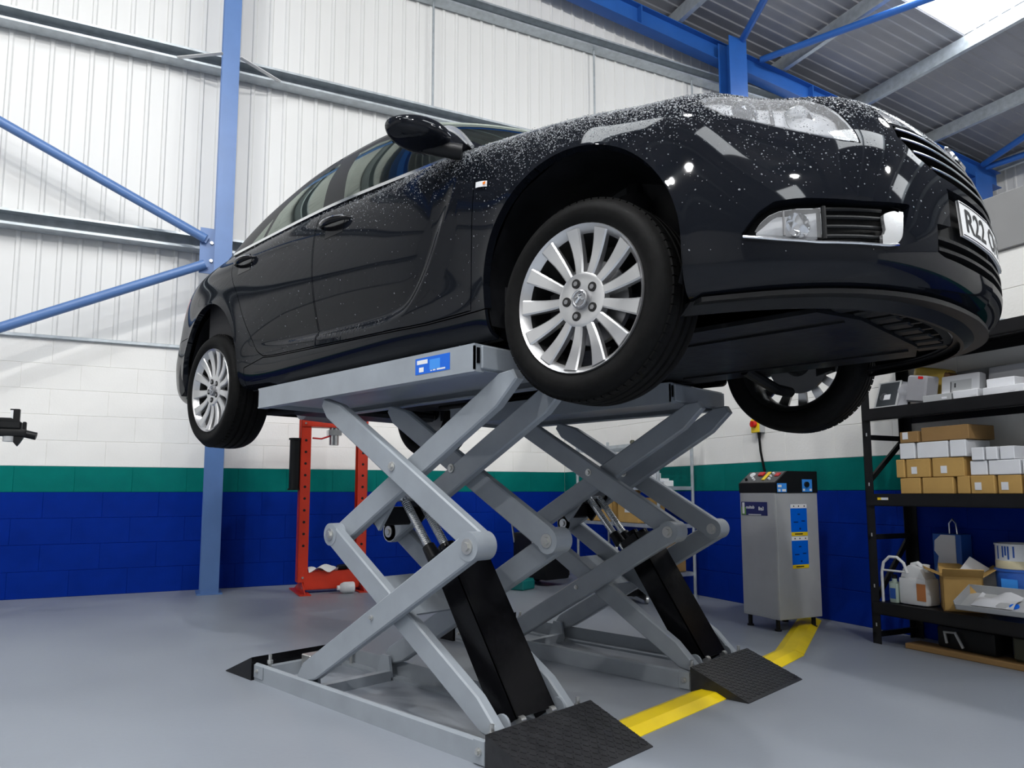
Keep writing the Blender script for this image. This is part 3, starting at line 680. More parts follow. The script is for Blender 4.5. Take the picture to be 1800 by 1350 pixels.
DRR = xz([(-1.586, 1.1), (-1.587, .318), (-2.0, .331), (-2.10, .340), (-2.15, .366), (-2.172, .388), (-2.219, .463), (-2.297, .578), (-2.366, .708), (-2.44, .80), (-2.485, .87), (-2.50, .93), (-2.485, 1.1)])
SIL = xz([(-.30, -.1), (-.38, .284), (-.50, .286), (-.76, .283), (-1.37, .301), (-2.0, .323), (-2.10, .332), (-2.3, .30), (-2.4, -.1)])
RBM = [(AX(-3.10), .585), (AX(-3.3), .60), (ATOT+.1, .60), (ATOT+.1, -.1), (AX(-3.0), -.1), (AX(-3.05), .50)]
TLP = xz([(-3.22, .86), (-3.35, .75), (-3.55, .72)])+[(ATOT-.35, .73), (ATOT-.30, .90), (AX(-3.62), .93), (AX(-3.40), .92)]
sh = shell_from_grid(P_, np.stack([a2, z2], -1))
GAP = .0022
for pol, g in ((arch_poly(FA), 0), (arch_poly(RA), 0), (LAMP, GAP), (FOG, 0), (UPG, 0), (BAR, GAP), (LOG, 0), (BON, GAP), (BUM, 0), (DRF, GAP), (DRR, GAP), (SIL, GAP), (RBM, GAP), (TLP, GAP)):
    for gg in ((-g, g) if g else (0,)): sh.cut(sdf(pol, sh.p)-gg)
cp, cv = sh.cen(); S_ = lambda pol: sdf(pol, cp)
f_ = {k: S_(v) for k, v in dict(fa=arch_poly(FA), ra=arch_poly(RA), lamp=LAMP, fog=FOG, upg=UPG, bar=BAR, log=LOG, bon=BON, bum=BUM, df=DRF, dr=DRR, sil=SIL, rb=RBM, tl=TLP).items()}
kind = np.full(len(cp), 'none', dtype=object)
openg = (f_['fa'] < 0) | (f_['ra'] < 0) | (f_['fog'] < 0) | (f_['upg'] < 0) | (f_['log'] < 0)
free = ~openg
def take(name, cond):
    global free
    kind[free & cond] = name; free &= ~cond
ing = np.zeros(len(cp), bool)
for k in ('lamp', 'bar', 'bon', 'df', 'dr', 'sil', 'rb', 'tl'): ing |= np.abs(f_[k]) < GAP*.999
dr_gap = ing & free
free &= ~dr_gap
take('lamp', f_['lamp'] < 0); take('bar', f_['bar'] < 0); take('bonnet_lip', f_['bon'] < 0); take('bumper', f_['bum'] < 0)
take('door_f', f_['df'] < 0); take('door_r', f_['dr'] < 0); take('sill', f_['sil'] < 0); take('tail', f_['tl'] < 0); take('rbumper', f_['rb'] < 0)
take('wing', cp[:, 0] < AX(-.9)); take('quarter', cp[:, 0] >= AX(-.9))
def faces(k): return [sh.F[i] for i in np.where(kind == k)[0]]
LR = ((False, ''), (True, 'left '))
def bodypart(name, k, m, both=False, thick=.012, parents=None):
    res = []
    if both: return [link(name, panel_mesh(name, sh.V, faces(k), thick, both=True), m, car, BODY)]
    for mir, _ in LR: res.append(link(name, panel_mesh(name, sh.V, faces(k), thick, mirror=mir), m, car, BODY))
    return res
PA = MT['paint']
bumper = bodypart('front_bumper', 'bumper', PA, both=True, thick=.045)[0]
bodypart('grille_bar', 'bar', MT['chrome'], both=True)
doors_f = bodypart('front_door', 'door_f', PA); doors_r = bodypart('rear_door', 'door_r', PA)
wings = bodypart('front_wing', 'wing', PA, thick=.03); quarters = bodypart('rear_quarter', 'quarter', PA, thick=.03)
bodypart('sill', 'sill', PA); bodypart('rear_bumper', 'rbumper', PA, both=True, thick=.03)
tails = bodypart('tail_lamp', 'tail', MT['red_lens']); lamps = bodypart('headlamp', 'lamp', MT['lens'], thick=.006)
# ---------------- bonnet: lip of the lower surface plus the crowned top; same for the boot deck
def spine_z(x): return np.interp(x, [-3.78, -3.6, -3.3, -3.2, -.30, 0, .3, .6, .75, .83], [1.062, 1.085, 1.10, 1.11, 1.02, .985, .935, .868, .818, .779])
def deck(i0, i1, xs, nw=26, inv=False):
    """top patch from the shoulder curve (last level) of columns i0..i1 to the centre line"""
    P = np.empty((i1-i0, nw, 3))
    for n, i in enumerate(range(i0, i1)):
        O = P_[i, -1]; xc = xs(O[0], i); w = np.linspace(0, 1, nw); g = 1-(1-w)**2.4
        zc = spine_z(xc); P[n, :, 0] = O[0]+(xc-O[0])*w; P[n, :, 1] = O[1]*(1-w); P[n, :, 2] = O[2]+(zc-O[2])*g
    return P
iF = int(np.searchsorted(A_, AX(-.40)))
nose = P_[0, -1, 0]
PB = deck(0, iF, lambda x, i: -.30+(nose+.30)*((x+.40)/(nose+.40))**.85 if x > -.40 else -.30)
b = B(); lipF = faces('bonnet_lip'); V0 = sh.V
me = panel_mesh('bonnet', np.vstack([V0, PB.reshape(-1, 3)]), list(lipF)+[tuple(len(V0)+k for k in (i*26+j, (i+1)*26+j, (i+1)*26+j+1, i*26+j+1)) for i in range(iF-1) for j in range(25)], .012, both=True)
link('bonnet', me, PA, car, BODY)
iR = int(np.searchsorted(A_, AX(-2.70))); tail = P_[-1, -1, 0]
PR = deck(iR, NA, lambda x, i: -3.10+(tail+3.10)*np.clip((x+2.70)/(tail+2.70), 0, 1)**.9)
me = panel_mesh('boot_lid', PR.reshape(-1, 3), [(i*26+j, (i+1)*26+j, (i+1)*26+j+1, i*26+j+1) for i in range(NA-iR-1) for j in range(25)], .012, both=True)
link('boot_lid', me, PA, car, BODY)
# ---------------- glasshouse
NT, NG = 330, 44
TG, PG = glass_grid(NT, NG)
gs = shell_from_grid(PG, np.stack([PG[:, :, 0], PG[:, :, 2]], -1))
tpar = np.repeat(TG[:, None], NG, 1).ravel(); vpar = np.repeat(np.linspace(0, 1, NG)[None], NT, 0).ravel()
gs.V = np.hstack([gs.V, tpar[:, None], vpar[:, None]])          # carry (t, v) along
WF = [(-1.425, .992), (-1.53, 1.20), (-1.565, 1.338), (-1.40, 1.335), (-1.30, 1.316), (-1.20, 1.277), (-.98, 1.155), (-.74, 1.01), (-.69, .968), (-1.0, .972)]
WR = [(-1.60, .998), (-1.69, 1.20), (-1.725, 1.340), (-1.85, 1.340), (-1.95, 1.325), (-2.06, 1.28), (-2.135, 1.225), (-2.185, 1.17), (-2.20, 1.012)]
WQ = [(-2.235, 1.014), (-2.22, 1.150), (-2.27, 1.118), (-2.33, 1.068), (-2.385, 1.022), (-2.34, 1.016)]
GF = 'side'
tv = lambda: gs.V[:, 3]
for pol in (WF, WR, WQ):
    for gg in (-.004, .0): gs.cut(np.where((tv() > 4.2) & (tv() < 10.8), sdf(pol, gs.p)-gg, 1.0))
# windscreen and rear window rectangles in (t, v)
gs.cut(gs.V[:, 3]-3.55); gs.cut(gs.V[:, 3]-11.9); gs.cut(gs.V[:, 4]-.94); gs.cut(gs.V[:, 4]-.03)
gc = np.array([gs.V[list(q)].mean(0) for q in gs.F]); g2 = np.array([gs.p[list(q)].mean(0) for q in gs.F])
sideok = (gc[:, 3] > 4.2) & (gc[:, 3] < 10.8)
kk = np.full(len(gc), 'frame', dtype=object)
for nm, pol in (('wf', WF), ('wr', WR), ('wq', WQ)):
    sd = sdf(pol, g2); kk[sideok & (sd < 0)] = 'seal'; kk[sideok & (sd < -.004)] = nm
mid_v = (gc[:, 4] < .94) & (gc[:, 4] > .03)
kk[(gc[:, 3] < 3.55) & mid_v] = 'ws'; kk[(gc[:, 3] > 11.9) & mid_v] = 'rw'
kk[(kk == 'frame') & (gc[:, 3] > 10.2)] = 'cpillar'; kk[(kk == 'frame') & ((gc[:, 4] > .94) | (gc[:, 3] < 4.6))] = 'rail'
GV = gs.V[:, :3]
gf = lambda k: [gs.F[i] for i in np.where(kk == k)[0]]
CG = MT['car_glass']
for mir, _ in LR:
    for nm, k, m, th, par in (('window_glass', 'wf', CG, 0, doors_f), ('window_glass', 'wr', CG, 0, doors_r), ('quarter_glass', 'wq', CG, 0, None), ('window_frame', 'frame', MT['black_plastic'], .02, None), ('window_seal', 'seal', MT['black_plastic'], .02, None)):
        me = panel_mesh(nm, GV, gf(k), th, mirror=mir); o = link(nm, me, m, car, BODY)
        if par: o.parent = par[1 if mir else 0]; o.matrix_local = Matrix()
    link('rear_pillar', panel_mesh('rear_pillar', GV, gf('cpillar'), .02, mirror=mir), PA, car, BODY)
link('windscreen', panel_mesh('windscreen', GV, gf('ws'), 0, both=True), CG, car, BODY)
link('rear_window', panel_mesh('rear_window', GV, gf('rw'), 0, both=True), CG, car, BODY)
link('roof_rail', panel_mesh('roof_rail', GV, gf('rail'), .02, both=True), PA, car, BODY)
# roof cap
RC = np.empty((NT, 16, 3))
for i in range(NT):
    O = PG[i, -1]; w = np.linspace(0, 1, 16); xc = np.interp(O[0], [-2.70, -2.0, -1.08], [-2.56, -1.95, -1.10]); zc = np.interp(xc, [-2.6, -2.2, -1.7, -1.3, -1.08], [1.433, 1.475, 1.498, 1.485, 1.456]) if True else 0
    RC[i, :, 0] = O[0]+(xc-O[0])*w; RC[i, :, 1] = O[1]*(1-w); RC[i, :, 2] = O[2]+(max(zc, O[2])-O[2])*(1-(1-w)**2.2)
F_ = [(i*16+j, (i+1)*16+j, (i+1)*16+j+1, i*16+j+1) for i in range(NT-1) for j in range(15)]
link('roof', panel_mesh('roof', RC.reshape(-1, 3), F_, 0, both=True), PA, car, BODY)
RC2 = RC-np.array([0, 0, .05]); link('headlining', panel_mesh('headlining', RC2.reshape(-1, 3), F_, 0, both=True), MT['headlining'], car, BODY)
# chrome belt strip and window top line
def along_glass(t0, t1, v, off, n=60):
    o = []
    for t in np.linspace(t0, t1, n):
        f = t/(len(G0)-1)*(NT-1); i = min(int(f), NT-2); q = PG[i]*(1-(f-i))+PG[i+1]*(f-i); fv = v*(NG-1); j = min(int(fv), NG-2); p = q[j]*(1-(fv-j))+q[j+1]*(fv-j)
        o.append(p+np.array([0, -off, off*.3]))
    return o
for mir, _ in LR:
    sy = -1 if mir else 1
    P = [(p[0], p[1]*sy, p[2]) for p in along_glass(4.35, 9.75, .012, .006)]
    b = B()
    for i in range(len(P)-1): rod(P[i], P[i+1], .012, .014, b)
    part(b, 'belt_moulding', MT['chrome'], car, M=BODY)
    Q = [(-.86, -.752, 1.185), (-.80, -.778, 1.155), (-.732, -.806, 1.118), (-.65, -.838, 1.062), (-.585, -.866, 1.008), (-.535, -.886, .962), (-.50, -.895, .928)]
    Q = [tuple(q) for q in nspline(np.arange(7), np.array(Q)*[1, sy, 1], np.linspace(0, 6, 30))]
    part(B().tube(Q, [.005+.008*math.sin(math.pi*min(1, .15+.75*k/29)) for k in range(30)], 8), 'pillar_moulding', MT['chrome_satin'], car, M=BODY)
# ---------------- dark liner behind the panel gaps, wheel arch liners, underbody
P2 = P_-out_n*.028; P2[:, :, 1] = np.minimum(P2[:, :, 1], 0)
ls = shell_from_grid(P2[::4, ::3], np.stack([a2, z2], -1)[::4, ::3])
for pol in (arch_poly(FA), arch_poly(RA), LOG, UPG, FOG): ls.cut(sdf(pol, ls.p))
lc, _ = ls.cen(); keep = (sdf(arch_poly(FA), lc) > 0) & (sdf(arch_poly(RA), lc) > 0) & (sdf(FOG, lc) > 0) & (sdf(LAMP, lc) > 0)
link('inner_panel', panel_mesh('inner_panel', ls.V, [ls.F[i] for i in np.where(keep)[0]], 0, both=True), MT['void'], car, BODY)
for (cx, cz, r) in ((-.022, .345, .40), (-2.755, .335, .398)):
    for sy in (1, -1):
        n = 40; prof = [(-.885 if cx > -1 else -.845, 0), (-.60, .0), (-.56, -.02), (-.54, -.06)]
        V = []
        angs = np.linspace(-.30, math.pi+.30, n)
        for y, dr in prof:
            for t in angs: V.append((cx+(r+dr)*math.cos(t), y*sy, cz+(r+dr)*math.sin(t)+.006*math.sin(9*t)))
        F = [(k*n+i, k*n+i+1, (k+1)*n+i+1, (k+1)*n+i) for k in range(len(prof)-1) for i in range(n-1)]
        V.append((cx, -.53*sy, cz)); F += [(3*n+i, 3*n+i+1, len(V)-1) for i in range(n-1)]
        b = B().add(V, F); part(b, 'arch_liner', MT['under_black'], car, M=BODY, fixn=False)
def pan(name, pts, z0, z1, m=MT['under_black']): return part(B().prism(pts, z0, z1, 'z'), name, m, car, M=BODY, smooth=20)
pan('floor_pan', [(-.44, -.80), (-2.34, -.80), (-2.34, .80), (-.44, .80)], .205, .23)
pan('floor_pan', [(-2.3, -.52), (-3.7, -.50), (-3.7, .50), (-2.3, .52)], .24, .27)
pan('engine_undertray', [(.60, -.50), (.66, -.30), (.66, .30), (.60, .50), (-.40, .52), (-.46, .40), (-.46, -.40), (-.40, -.52)], .165, .18)
lip = [tuple(surf(a, .20)[:2]) for a in np.linspace(1.12, 0, 26)]; lip = lip+[(x, -y) for x, y in lip[::-1][1:]]
inner = [(x-.10-.02*abs(y), y*.93) for x, y in lip[::-1]]
pan('front_valance', lip+inner, .172, .186, MT['black_plastic'])
lip2 = [(x-.035, y*.97) for x, y in lip]; 
V = [(x-.03, y*.985, .182) for x, y in lip]+[(x-.075, y*.965, .148) for x, y in lip]; n = len(lip)
part(B().add(V+[(x-.012, y, z) for x, y, z in V], [(i, i+1, n+i+1, n+i) for i in range(n-1)]+[(2*n+i, 3*n+i, 3*n+i+1, 2*n+i+1) for i in range(n-1)]+[(n+i, n+i+1, 3*n+i+1, 3*n+i) for i in range(n-1)]), 'air_deflector', MT['black_plastic'], car, M=BODY)
for k, y in enumerate(np.linspace(-.42, .42, 8)): part(B().box(.62, .74, y-.035, y+.035, .176, .20, bev=.006).box(.70, .80, y-.01, y+.01, .18, .21), 'radiator_duct', MT['black_plastic'], car, M=BODY)
part(B().box(.55, .60, -.62, .62, .21, .26, bev=.01), 'cross_member', MT['under_black'], car, M=BODY)
for y in (-.33, .33):
    part(B().box(-.35, .62, y-.004, y+.004, .158, .166), 'undertray_rib', MT['under_black'], car, M=BODY)
    part(B().box(-2.3, -.5, y*1.5-.04, y*1.5+.04, .18, .21, bev=.01), 'chassis_rail', MT['under_black'], car, M=BODY)
part(B().tube([(-.5, .02, .19), (-1.2, .03, .18), (-2.0, .0, .18), (-2.5, -.1, .2), (-3.0, -.3, .22)], .03, 12), 'exhaust_pipe', MT['alloy_dark'], car, M=BODY)
part(B().lathe([(0, -.28), (.09, -.26), (.10, 0), (.09, .26), (0, .28)], 20, M=T(-3.25, .25, .24) @ RX(90)), 'silencer', MT['alloy_dark'], car, M=BODY)
part(B().box(-2.6, -2.3, -.45, .45, .10, .16, bev=.02), 'rear_subframe', MT['under_black'], car, M=BODY)
for sy in (-1, 1):
    part(B().tube([(-.05, sy*.35, .17), (0, sy*.55, .10), (0, sy*.70, .10)], .025, 10), 'wishbone', MT['under_black'], car, M=BODY)
    part(B().tube([(-2.5, sy*.35, .14), (-2.7, sy*.55, .12), (-2.737, sy*.70, .13)], .022, 10), 'trailing_arm', MT['under_black'], car, M=BODY)
    part(B().cyl((0, sy*.45, .25), (0, sy*.70, .246), .018, 14), 'drive_shaft', MT['under_black'], car, M=BODY)
    part(B().cyl((.02, sy*.62, .30), (0, sy*.56, .72), .03, 14).cyl((.02, sy*.60, .40), (0, sy*.57, .66), .065, 18), 'spring_strut', MT['under_black'], car, M=BODY)
    part(B().box(-2.66, -2.62, sy*.86, sy*.88, -.0, .01), 'stub', MT['void'], car, M=BODY) if False else None
    part(B().prism([(-3.245, .44), (-3.17, .34), (-3.16, .26), (-3.21, .235), (-3.24, .27), (-3.26, .36)], sy*.66, sy*.875, 'y'), 'mud_flap', MT['black_plastic'], car, M=BODY)
# ---------------- front details
for mir, _ in LR:
    s_ = -1 if mir else 1
    def sp(a, z, off=0): p = surf(a, z, off); return (p[0], p[1]*s_, p[2])
    lamp = lamps[1 if mir else 0]
    # lamp housing: bright reflector bowl shell behind the lens
    P = np.array([[sp(a, z, -.030-.022*math.sin((a-.64)/.48*math.pi)) for z in np.linspace(zl, zh, 9)] for a, zl, zh in [(a, np.interp(a, [.644, .772, .936, 1.042, 1.125], [.606, .632, .69, .725, .80])+.003, np.interp(a, [.644, .675, .70, .753, .86, 1.036, 1.125], [.61, .72, .757, .798, .82, .824, .804])-.002) for a in np.linspace(.65, 1.115, 26)]])
    part(B().grid(P), 'lamp_housing', MT['lamp_silver'], lamp, fixn=False)
    def bowl(a, z, r, nm, m, depth=.05, fw=(.80, -.50, .12)):
        c = Vector(sp(a, z, -.030)); d = Vector((fw[0], fw[1]*s_, fw[2])).normalized(); q = d.to_track_quat('Z', 'Y').to_matrix().to_4x4(); q.translation = c
        return part(B().lathe([(.0, -depth), (r*.55, -depth*.86), (r*.85, -depth*.5), (r, 0), (r*1.10, .002), (r*1.08, -.006), (r*.9, -depth*.5)], 28, M=q, caps=False), nm, m, lamp), q
    o_, q_ = bowl(.975, .758, .040, 'reflector_bowl', MT['chrome']); part(B().lathe([(.0, .014), (.018, .011), (.032, -.004), (.036, -.018)], 24, M=q_), 'projector_lens', MT['lamp_lens'], lamp)
    o_, q_ = bowl(.79, .716, .047, 'reflector_bowl', MT['chrome'])
    part(B().tube([sp(.888, z, -.016) for z in np.linspace(.685, .80, 8)], .006, 8), 'lamp_divider', MT['alloy_dark'], lamp)
    part(B().tube([sp(a, np.interp(a, [.66, .772, .936, 1.042, 1.10], [.622, .645, .703, .738, .78]), -.02) for a in np.linspace(.66, 1.09, 18)], .007, 8), 'lamp_trim', MT['chrome'], lamp)
    # fog lamp pocket
    P = np.array([[sp(a, z, -.055) for z in np.linspace(.285, .44, 6)] for a in np.linspace(.50, 1.0, 16)]); part(B().grid(P), 'fog_pocket', MT['black_plastic'], car, M=BODY, fixn=False)
    FL_ = [(.964, .340), (.948, .366), (.925, .386), (.895, .398), (.85, .402), (.784, .400), (.784, .318), (.876, .325)]
    def patch(poly, off, nm, m, par=None, th=.01, step=.012):
        a0, a1 = min(p[0] for p in poly), max(p[0] for p in poly); z0, z1 = min(p[1] for p in poly), max(p[1] for p in poly)
        na, nz = max(3, int((a1-a0)/step)), max(3, int((z1-z0)/step)); G = np.array([[surf(a, z, off) for z in np.linspace(z0, z1, nz)] for a in np.linspace(a0, a1, na)])
        pr = np.array([[(a, z) for z in np.linspace(z0, z1, nz)] for a in np.linspace(a0, a1, na)]); s2 = shell_from_grid(G, pr); s2.cut(sdf(poly, s2.p)); c2, _ = s2.cen(); F = [s2.F[i] for i in np.where(sdf(poly, c2) < 0)[0]]
        return link(nm, panel_mesh(nm, s2.V, F, th, mirror=mir), m, par or car, BODY if par is None else Matrix())
    fg = patch(FL_, -.008, 'fog_lamp', MT['lens'], th=.004)
    P = np.array([[sp(a, z, -.035-.015*math.sin((a-.78)/.18*math.pi)) for z in np.linspace(.322, min(.398, np.interp(a, [.78, .90, .965], [.399, .396, .342])), 6)] for a in np.linspace(.787, .955, 12)]); part(B().grid(P), 'fog_reflector', MT['lamp_silver'], fg, fixn=False)
    c = Vector(sp(.845, .358, -.02)); d = Vector((.8, -.6*s_, 0)).normalized(); q = d.to_track_quat('Z', 'Y').to_matrix().to_4x4(); q.translation = c
    part(B().lathe([(0, -.03), (.02, -.022), (.033, 0), (.036, .004), (.034, -.004)], 24, M=q, caps=False), 'fog_bowl', MT['chrome'], fg)
    part(B().tube([sp(.884, z, -.004) for z in (.326, .36, .397)], .0035, 6), 'fog_divider', MT['alloy_dark'], fg)
    part(B().tube([sp(.778, z, -.006) for z in (.312, .36, .404)], .007, 8), 'fog_bezel', MT['black_plastic'], fg)
    for z in (.325, .352, .379, .402): part(B().tube([sp(a, z, -.022) for a in np.linspace(.60, .775, 14)], .0065, 8), 'fog_grille_slat', MT['black_plastic'], car, M=BODY)
    patch([(.612, .384), (.576, .398), (.542, .391), (.548, .345), (.555, .318), (.575, .302), (.612, .297), (.617, .318), (.606, .34)], .001, 'fog_trim_end', MT['chrome_satin'], th=.012)
    part(B().tube([sp(a, np.interp(a, [.57, .603, .795, .90, .992], [.300, .295, .300, .314, .331]), .004) for a in np.linspace(.57, .992, 30)], .0045, 8), 'fog_trim', MT['chrome'], car, M=BODY)
    # door handles
    for (xa, xb, za, zb_, par) in ((-1.29, -1.525, .862, .874, doors_f), (-2.20, -2.425, .892, .893, doors_r)):
        d_ = par[1 if mir else 0]; n = 14; C_ = [sp(AX(xa+(xb-xa)*t), za+(zb_-za)*t, -.004+.040*math.sin(math.pi*np.clip(t, 0, 1))**.45) for t in np.linspace(0, 1, n)]
        b = B(); R_ = [.008+.008*math.sin(math.pi*t) for t in np.linspace(0, 1, n)]; b.tube(C_, R_, 12); hd = part(b, 'door_handle', MT['gloss_black'], d_)
        part(B().tube([(p[0], p[1]-.004*s_, p[2]+.011) for p in C_[1:-1]], .0055, 8), 'handle_strip', MT['chrome'], hd)
        cx = (xa+xb)/2; P = []
        for i in range(9):
            row = []
            for j in range(9):
                u_, v_ = (i-4)/4, (j-4)/4; row.append(sp(AX(cx+u_*.075), (za+zb_)/2-.020+v_*.042, .0015-.0))
            P.append(row)
        part(B().grid(np.array(P)), 'handle_recess', MT['gloss_black'], d_, fixn=False)
    # indicator repeater
    w_ = wings[1 if mir else 0]
    rp = part(B().grid(np.array([[sp(AX(-.448+.060*t), .762-.012*t-h*.022, .004+.004*math.sin(math.pi*t)) for h in (0, .5, 1)] for t in np.linspace(0, 1, 8)])), 'side_indicator', MT['white_plastic'], w_, fixn=False)
    part(B().grid(np.array([[sp(AX(-.405+.014*t), .748-h*.010, .0095) for h in (0, 1)] for t in (0, 1)])), 'indicator_bulb', MT['amber'], rp, fixn=False)
    # door mirror
    b = B(); sec = []
    for t in np.linspace(0, 1, 15):
        y = -.945-.215*t; w = math.sin(math.pi*min(1, .12+.88*(t*.86+.10)))**.5; hx, hz = .085*w+.004, .047*w+.004; cx = -.655-.030*t+.02*t*t; cz = .975+.006*t
        ring = []
        for k in range(20):
            a = 2*math.pi*k/20; cc, ss = math.cos(a), math.sin(a); ring.append((cx+hx*abs(cc)**.75*np.sign(cc)*(1.25 if cc > 0 else .85), y*s_, cz+hz*abs(ss)**.8*np.sign(ss)*(1.0 if ss > 0 else .95)))
        sec.append(ring)
    V = [p for r in sec for p in r]; F = [(i*20+k, i*20+(k+1) % 20, (i+1)*20+(k+1) % 20, (i+1)*20+k) for i in range(14) for k in range(20)]+[tuple(range(19, -1, -1)), tuple(range(280, 300))]
    mi = part(B().add(V, F), 'door_mirror', MT['paint'], car, M=BODY, smooth=60)
    part(B().tube([(-.56, -.895*s_, .925), (-.59, -.93*s_, .932), (-.635, -.965*s_, .948), (-.66, -.99*s_, .96)], [.032, .030, .032, .036], 14), 'mirror_arm', MT['black_plastic'], mi)
    part(B().grid(np.array([[(-.726, (-1.0-.10*i/3)*s_, .952+.050*j/3) for j in range(4)] for i in range(4)])), 'mirror_glass', MT['chrome'], mi)
    part(B().prism([(-.53, .945), (-.69, .972), (-.66, 1.0), (-.585, .985)], -.868*s_, -.858*s_, 'y'), 'mirror_sail', MT['gloss_black'], car, M=BODY)
# grilles (span both sides)
def spn(a, z, off=0): p = surf(a, z, off); return tuple(p)
P = np.array([[spn(a, z, -.06) for z in np.linspace(.525, .70, 6)] for a in np.linspace(-.5, .5, 24)]); part(B().grid(P), 'grille_backing', MT['void'], car, M=BODY, fixn=False)
for z in (.565, .603, .642, .680):
    w = np.interp(z, [.545, .586, .645, .69], [.33, .44, .49, .485]); b = B(); L = [spn(a, z, -.014) for a in np.linspace(-w, w, 30)]
    for i in range(29): rod(L[i], L[i+1], .026, .010, b)
    part(b, 'grille_slat', MT['gloss_black'], car, M=BODY); part(B().tube([spn(a, z-.002, .001) for a in np.linspace(-w, w, 40)], .0028, 6), 'slat_edge', MT['chrome_satin'], car, M=BODY)
P = np.array([[spn(a, z, -.06) for z in np.linspace(.27, .52, 6)] for a in np.linspace(-.42, .42, 20)]); part(B().grid(P), 'intake_backing', MT['void'], car, M=BODY, fixn=False)
for z in (.312, .345): 
    L = [spn(a, z, -.016) for a in np.linspace(-.405, .405, 30)]; b = B()
    for i in range(29): rod(L[i], L[i+1], .03, .010, b)
    part(b, 'intake_slat', MT['black_plastic'], car, M=BODY)
# emblem on the bar
c = Vector(surf(0, .725, .006)); q = Vector((1, 0, .55)).normalized().to_track_quat('Z', 'Y').to_matrix().to_4x4(); q.translation = c
eb = part(B().lathe([(0, .004), (.036, .004), (.045, .006), (.052, .0), (.048, -.006)], 32, M=q), 'emblem', MT['chrome'], car, M=BODY)
# number plate, bent to the bumper, with raised characters
pp = lambda a, z, o: surf(a, z, o)
PLW = .262; PZ0, PZ1 = .378, .489
G = np.array([[spn(a, z, .004) for z in (PZ0, PZ1)] for a in np.linspace(PLW, -PLW, 27)]); G2 = np.array([[spn(a, z, -.004) for z in (PZ0, PZ1)] for a in np.linspace(PLW, -PLW, 27)])
b = B().grid(G).grid(G2[::-1]); n = 27
for L1, L2 in ((G[:, 0], G2[:, 0]), (G[:, 1], G2[:, 1])): b.grid(np.stack([L1, L2], 1))
np_ = part(b, 'number_plate', MT['plate_white'], car, M=BODY, fixn=False)
b = B()
for (z) in (PZ0+.005, PZ1-.005): b.tube([spn(a, z, .0045) for a in np.linspace(PLW-.006, -PLW+.006, 40)], .0012, 5)
part(b, 'plate_border', MT['ink'], np_)
me = text_mesh('R22 CNY', .098, .0016, 'CENTER', .0); xs = [v.co.x for v in me.vertices]; sc = .455/(max(xs)-min(xs)); mx = (max(xs)+min(xs))/2; ys = [v.co.y for v in me.vertices]; sy2 = .074/(max(ys)-min(ys)); y0 = min(ys)
bm = bmesh.new(); bm.from_mesh(me); bmesh.ops.triangulate(bm, faces=bm.faces[:])
for _ in range(2): bmesh.ops.subdivide_edges(bm, edges=[e for e in bm.edges if e.calc_length() > .012], cuts=1)
for v in bm.verts:
    a = (v.co.x-mx)*sc; z = (v.co.y-y0)*sy2+PZ0+.0185; p = surf(-a, z, .0052); v.co = (p[0], p[1], p[2])
bm.verts.index_update()
seen = set(); bm.verts.ensure_lookup_table()
for v0 in bm.verts:
    if v0.index in seen: continue
    st_ = [v0]; isl = []; seen.add(v0.index)
    while st_:
        v = st_.pop(); isl.append(v)
        for e in v.link_edges:
            o = e.other_vert(v)
            if o.index not in seen: seen.add(o.index); st_.append(o)
    ids = {v.index: k for k, v in enumerate(isl)}; fs = {f for v in isl for f in v.link_faces}
    part(B().add([tuple(v.co) for v in isl], [[ids[v.index] for v in f.verts] for f in fs]), 'plate_character', MT['ink'], np_, fixn=False)
bm.free(); bpy.data.meshes.remove(me)
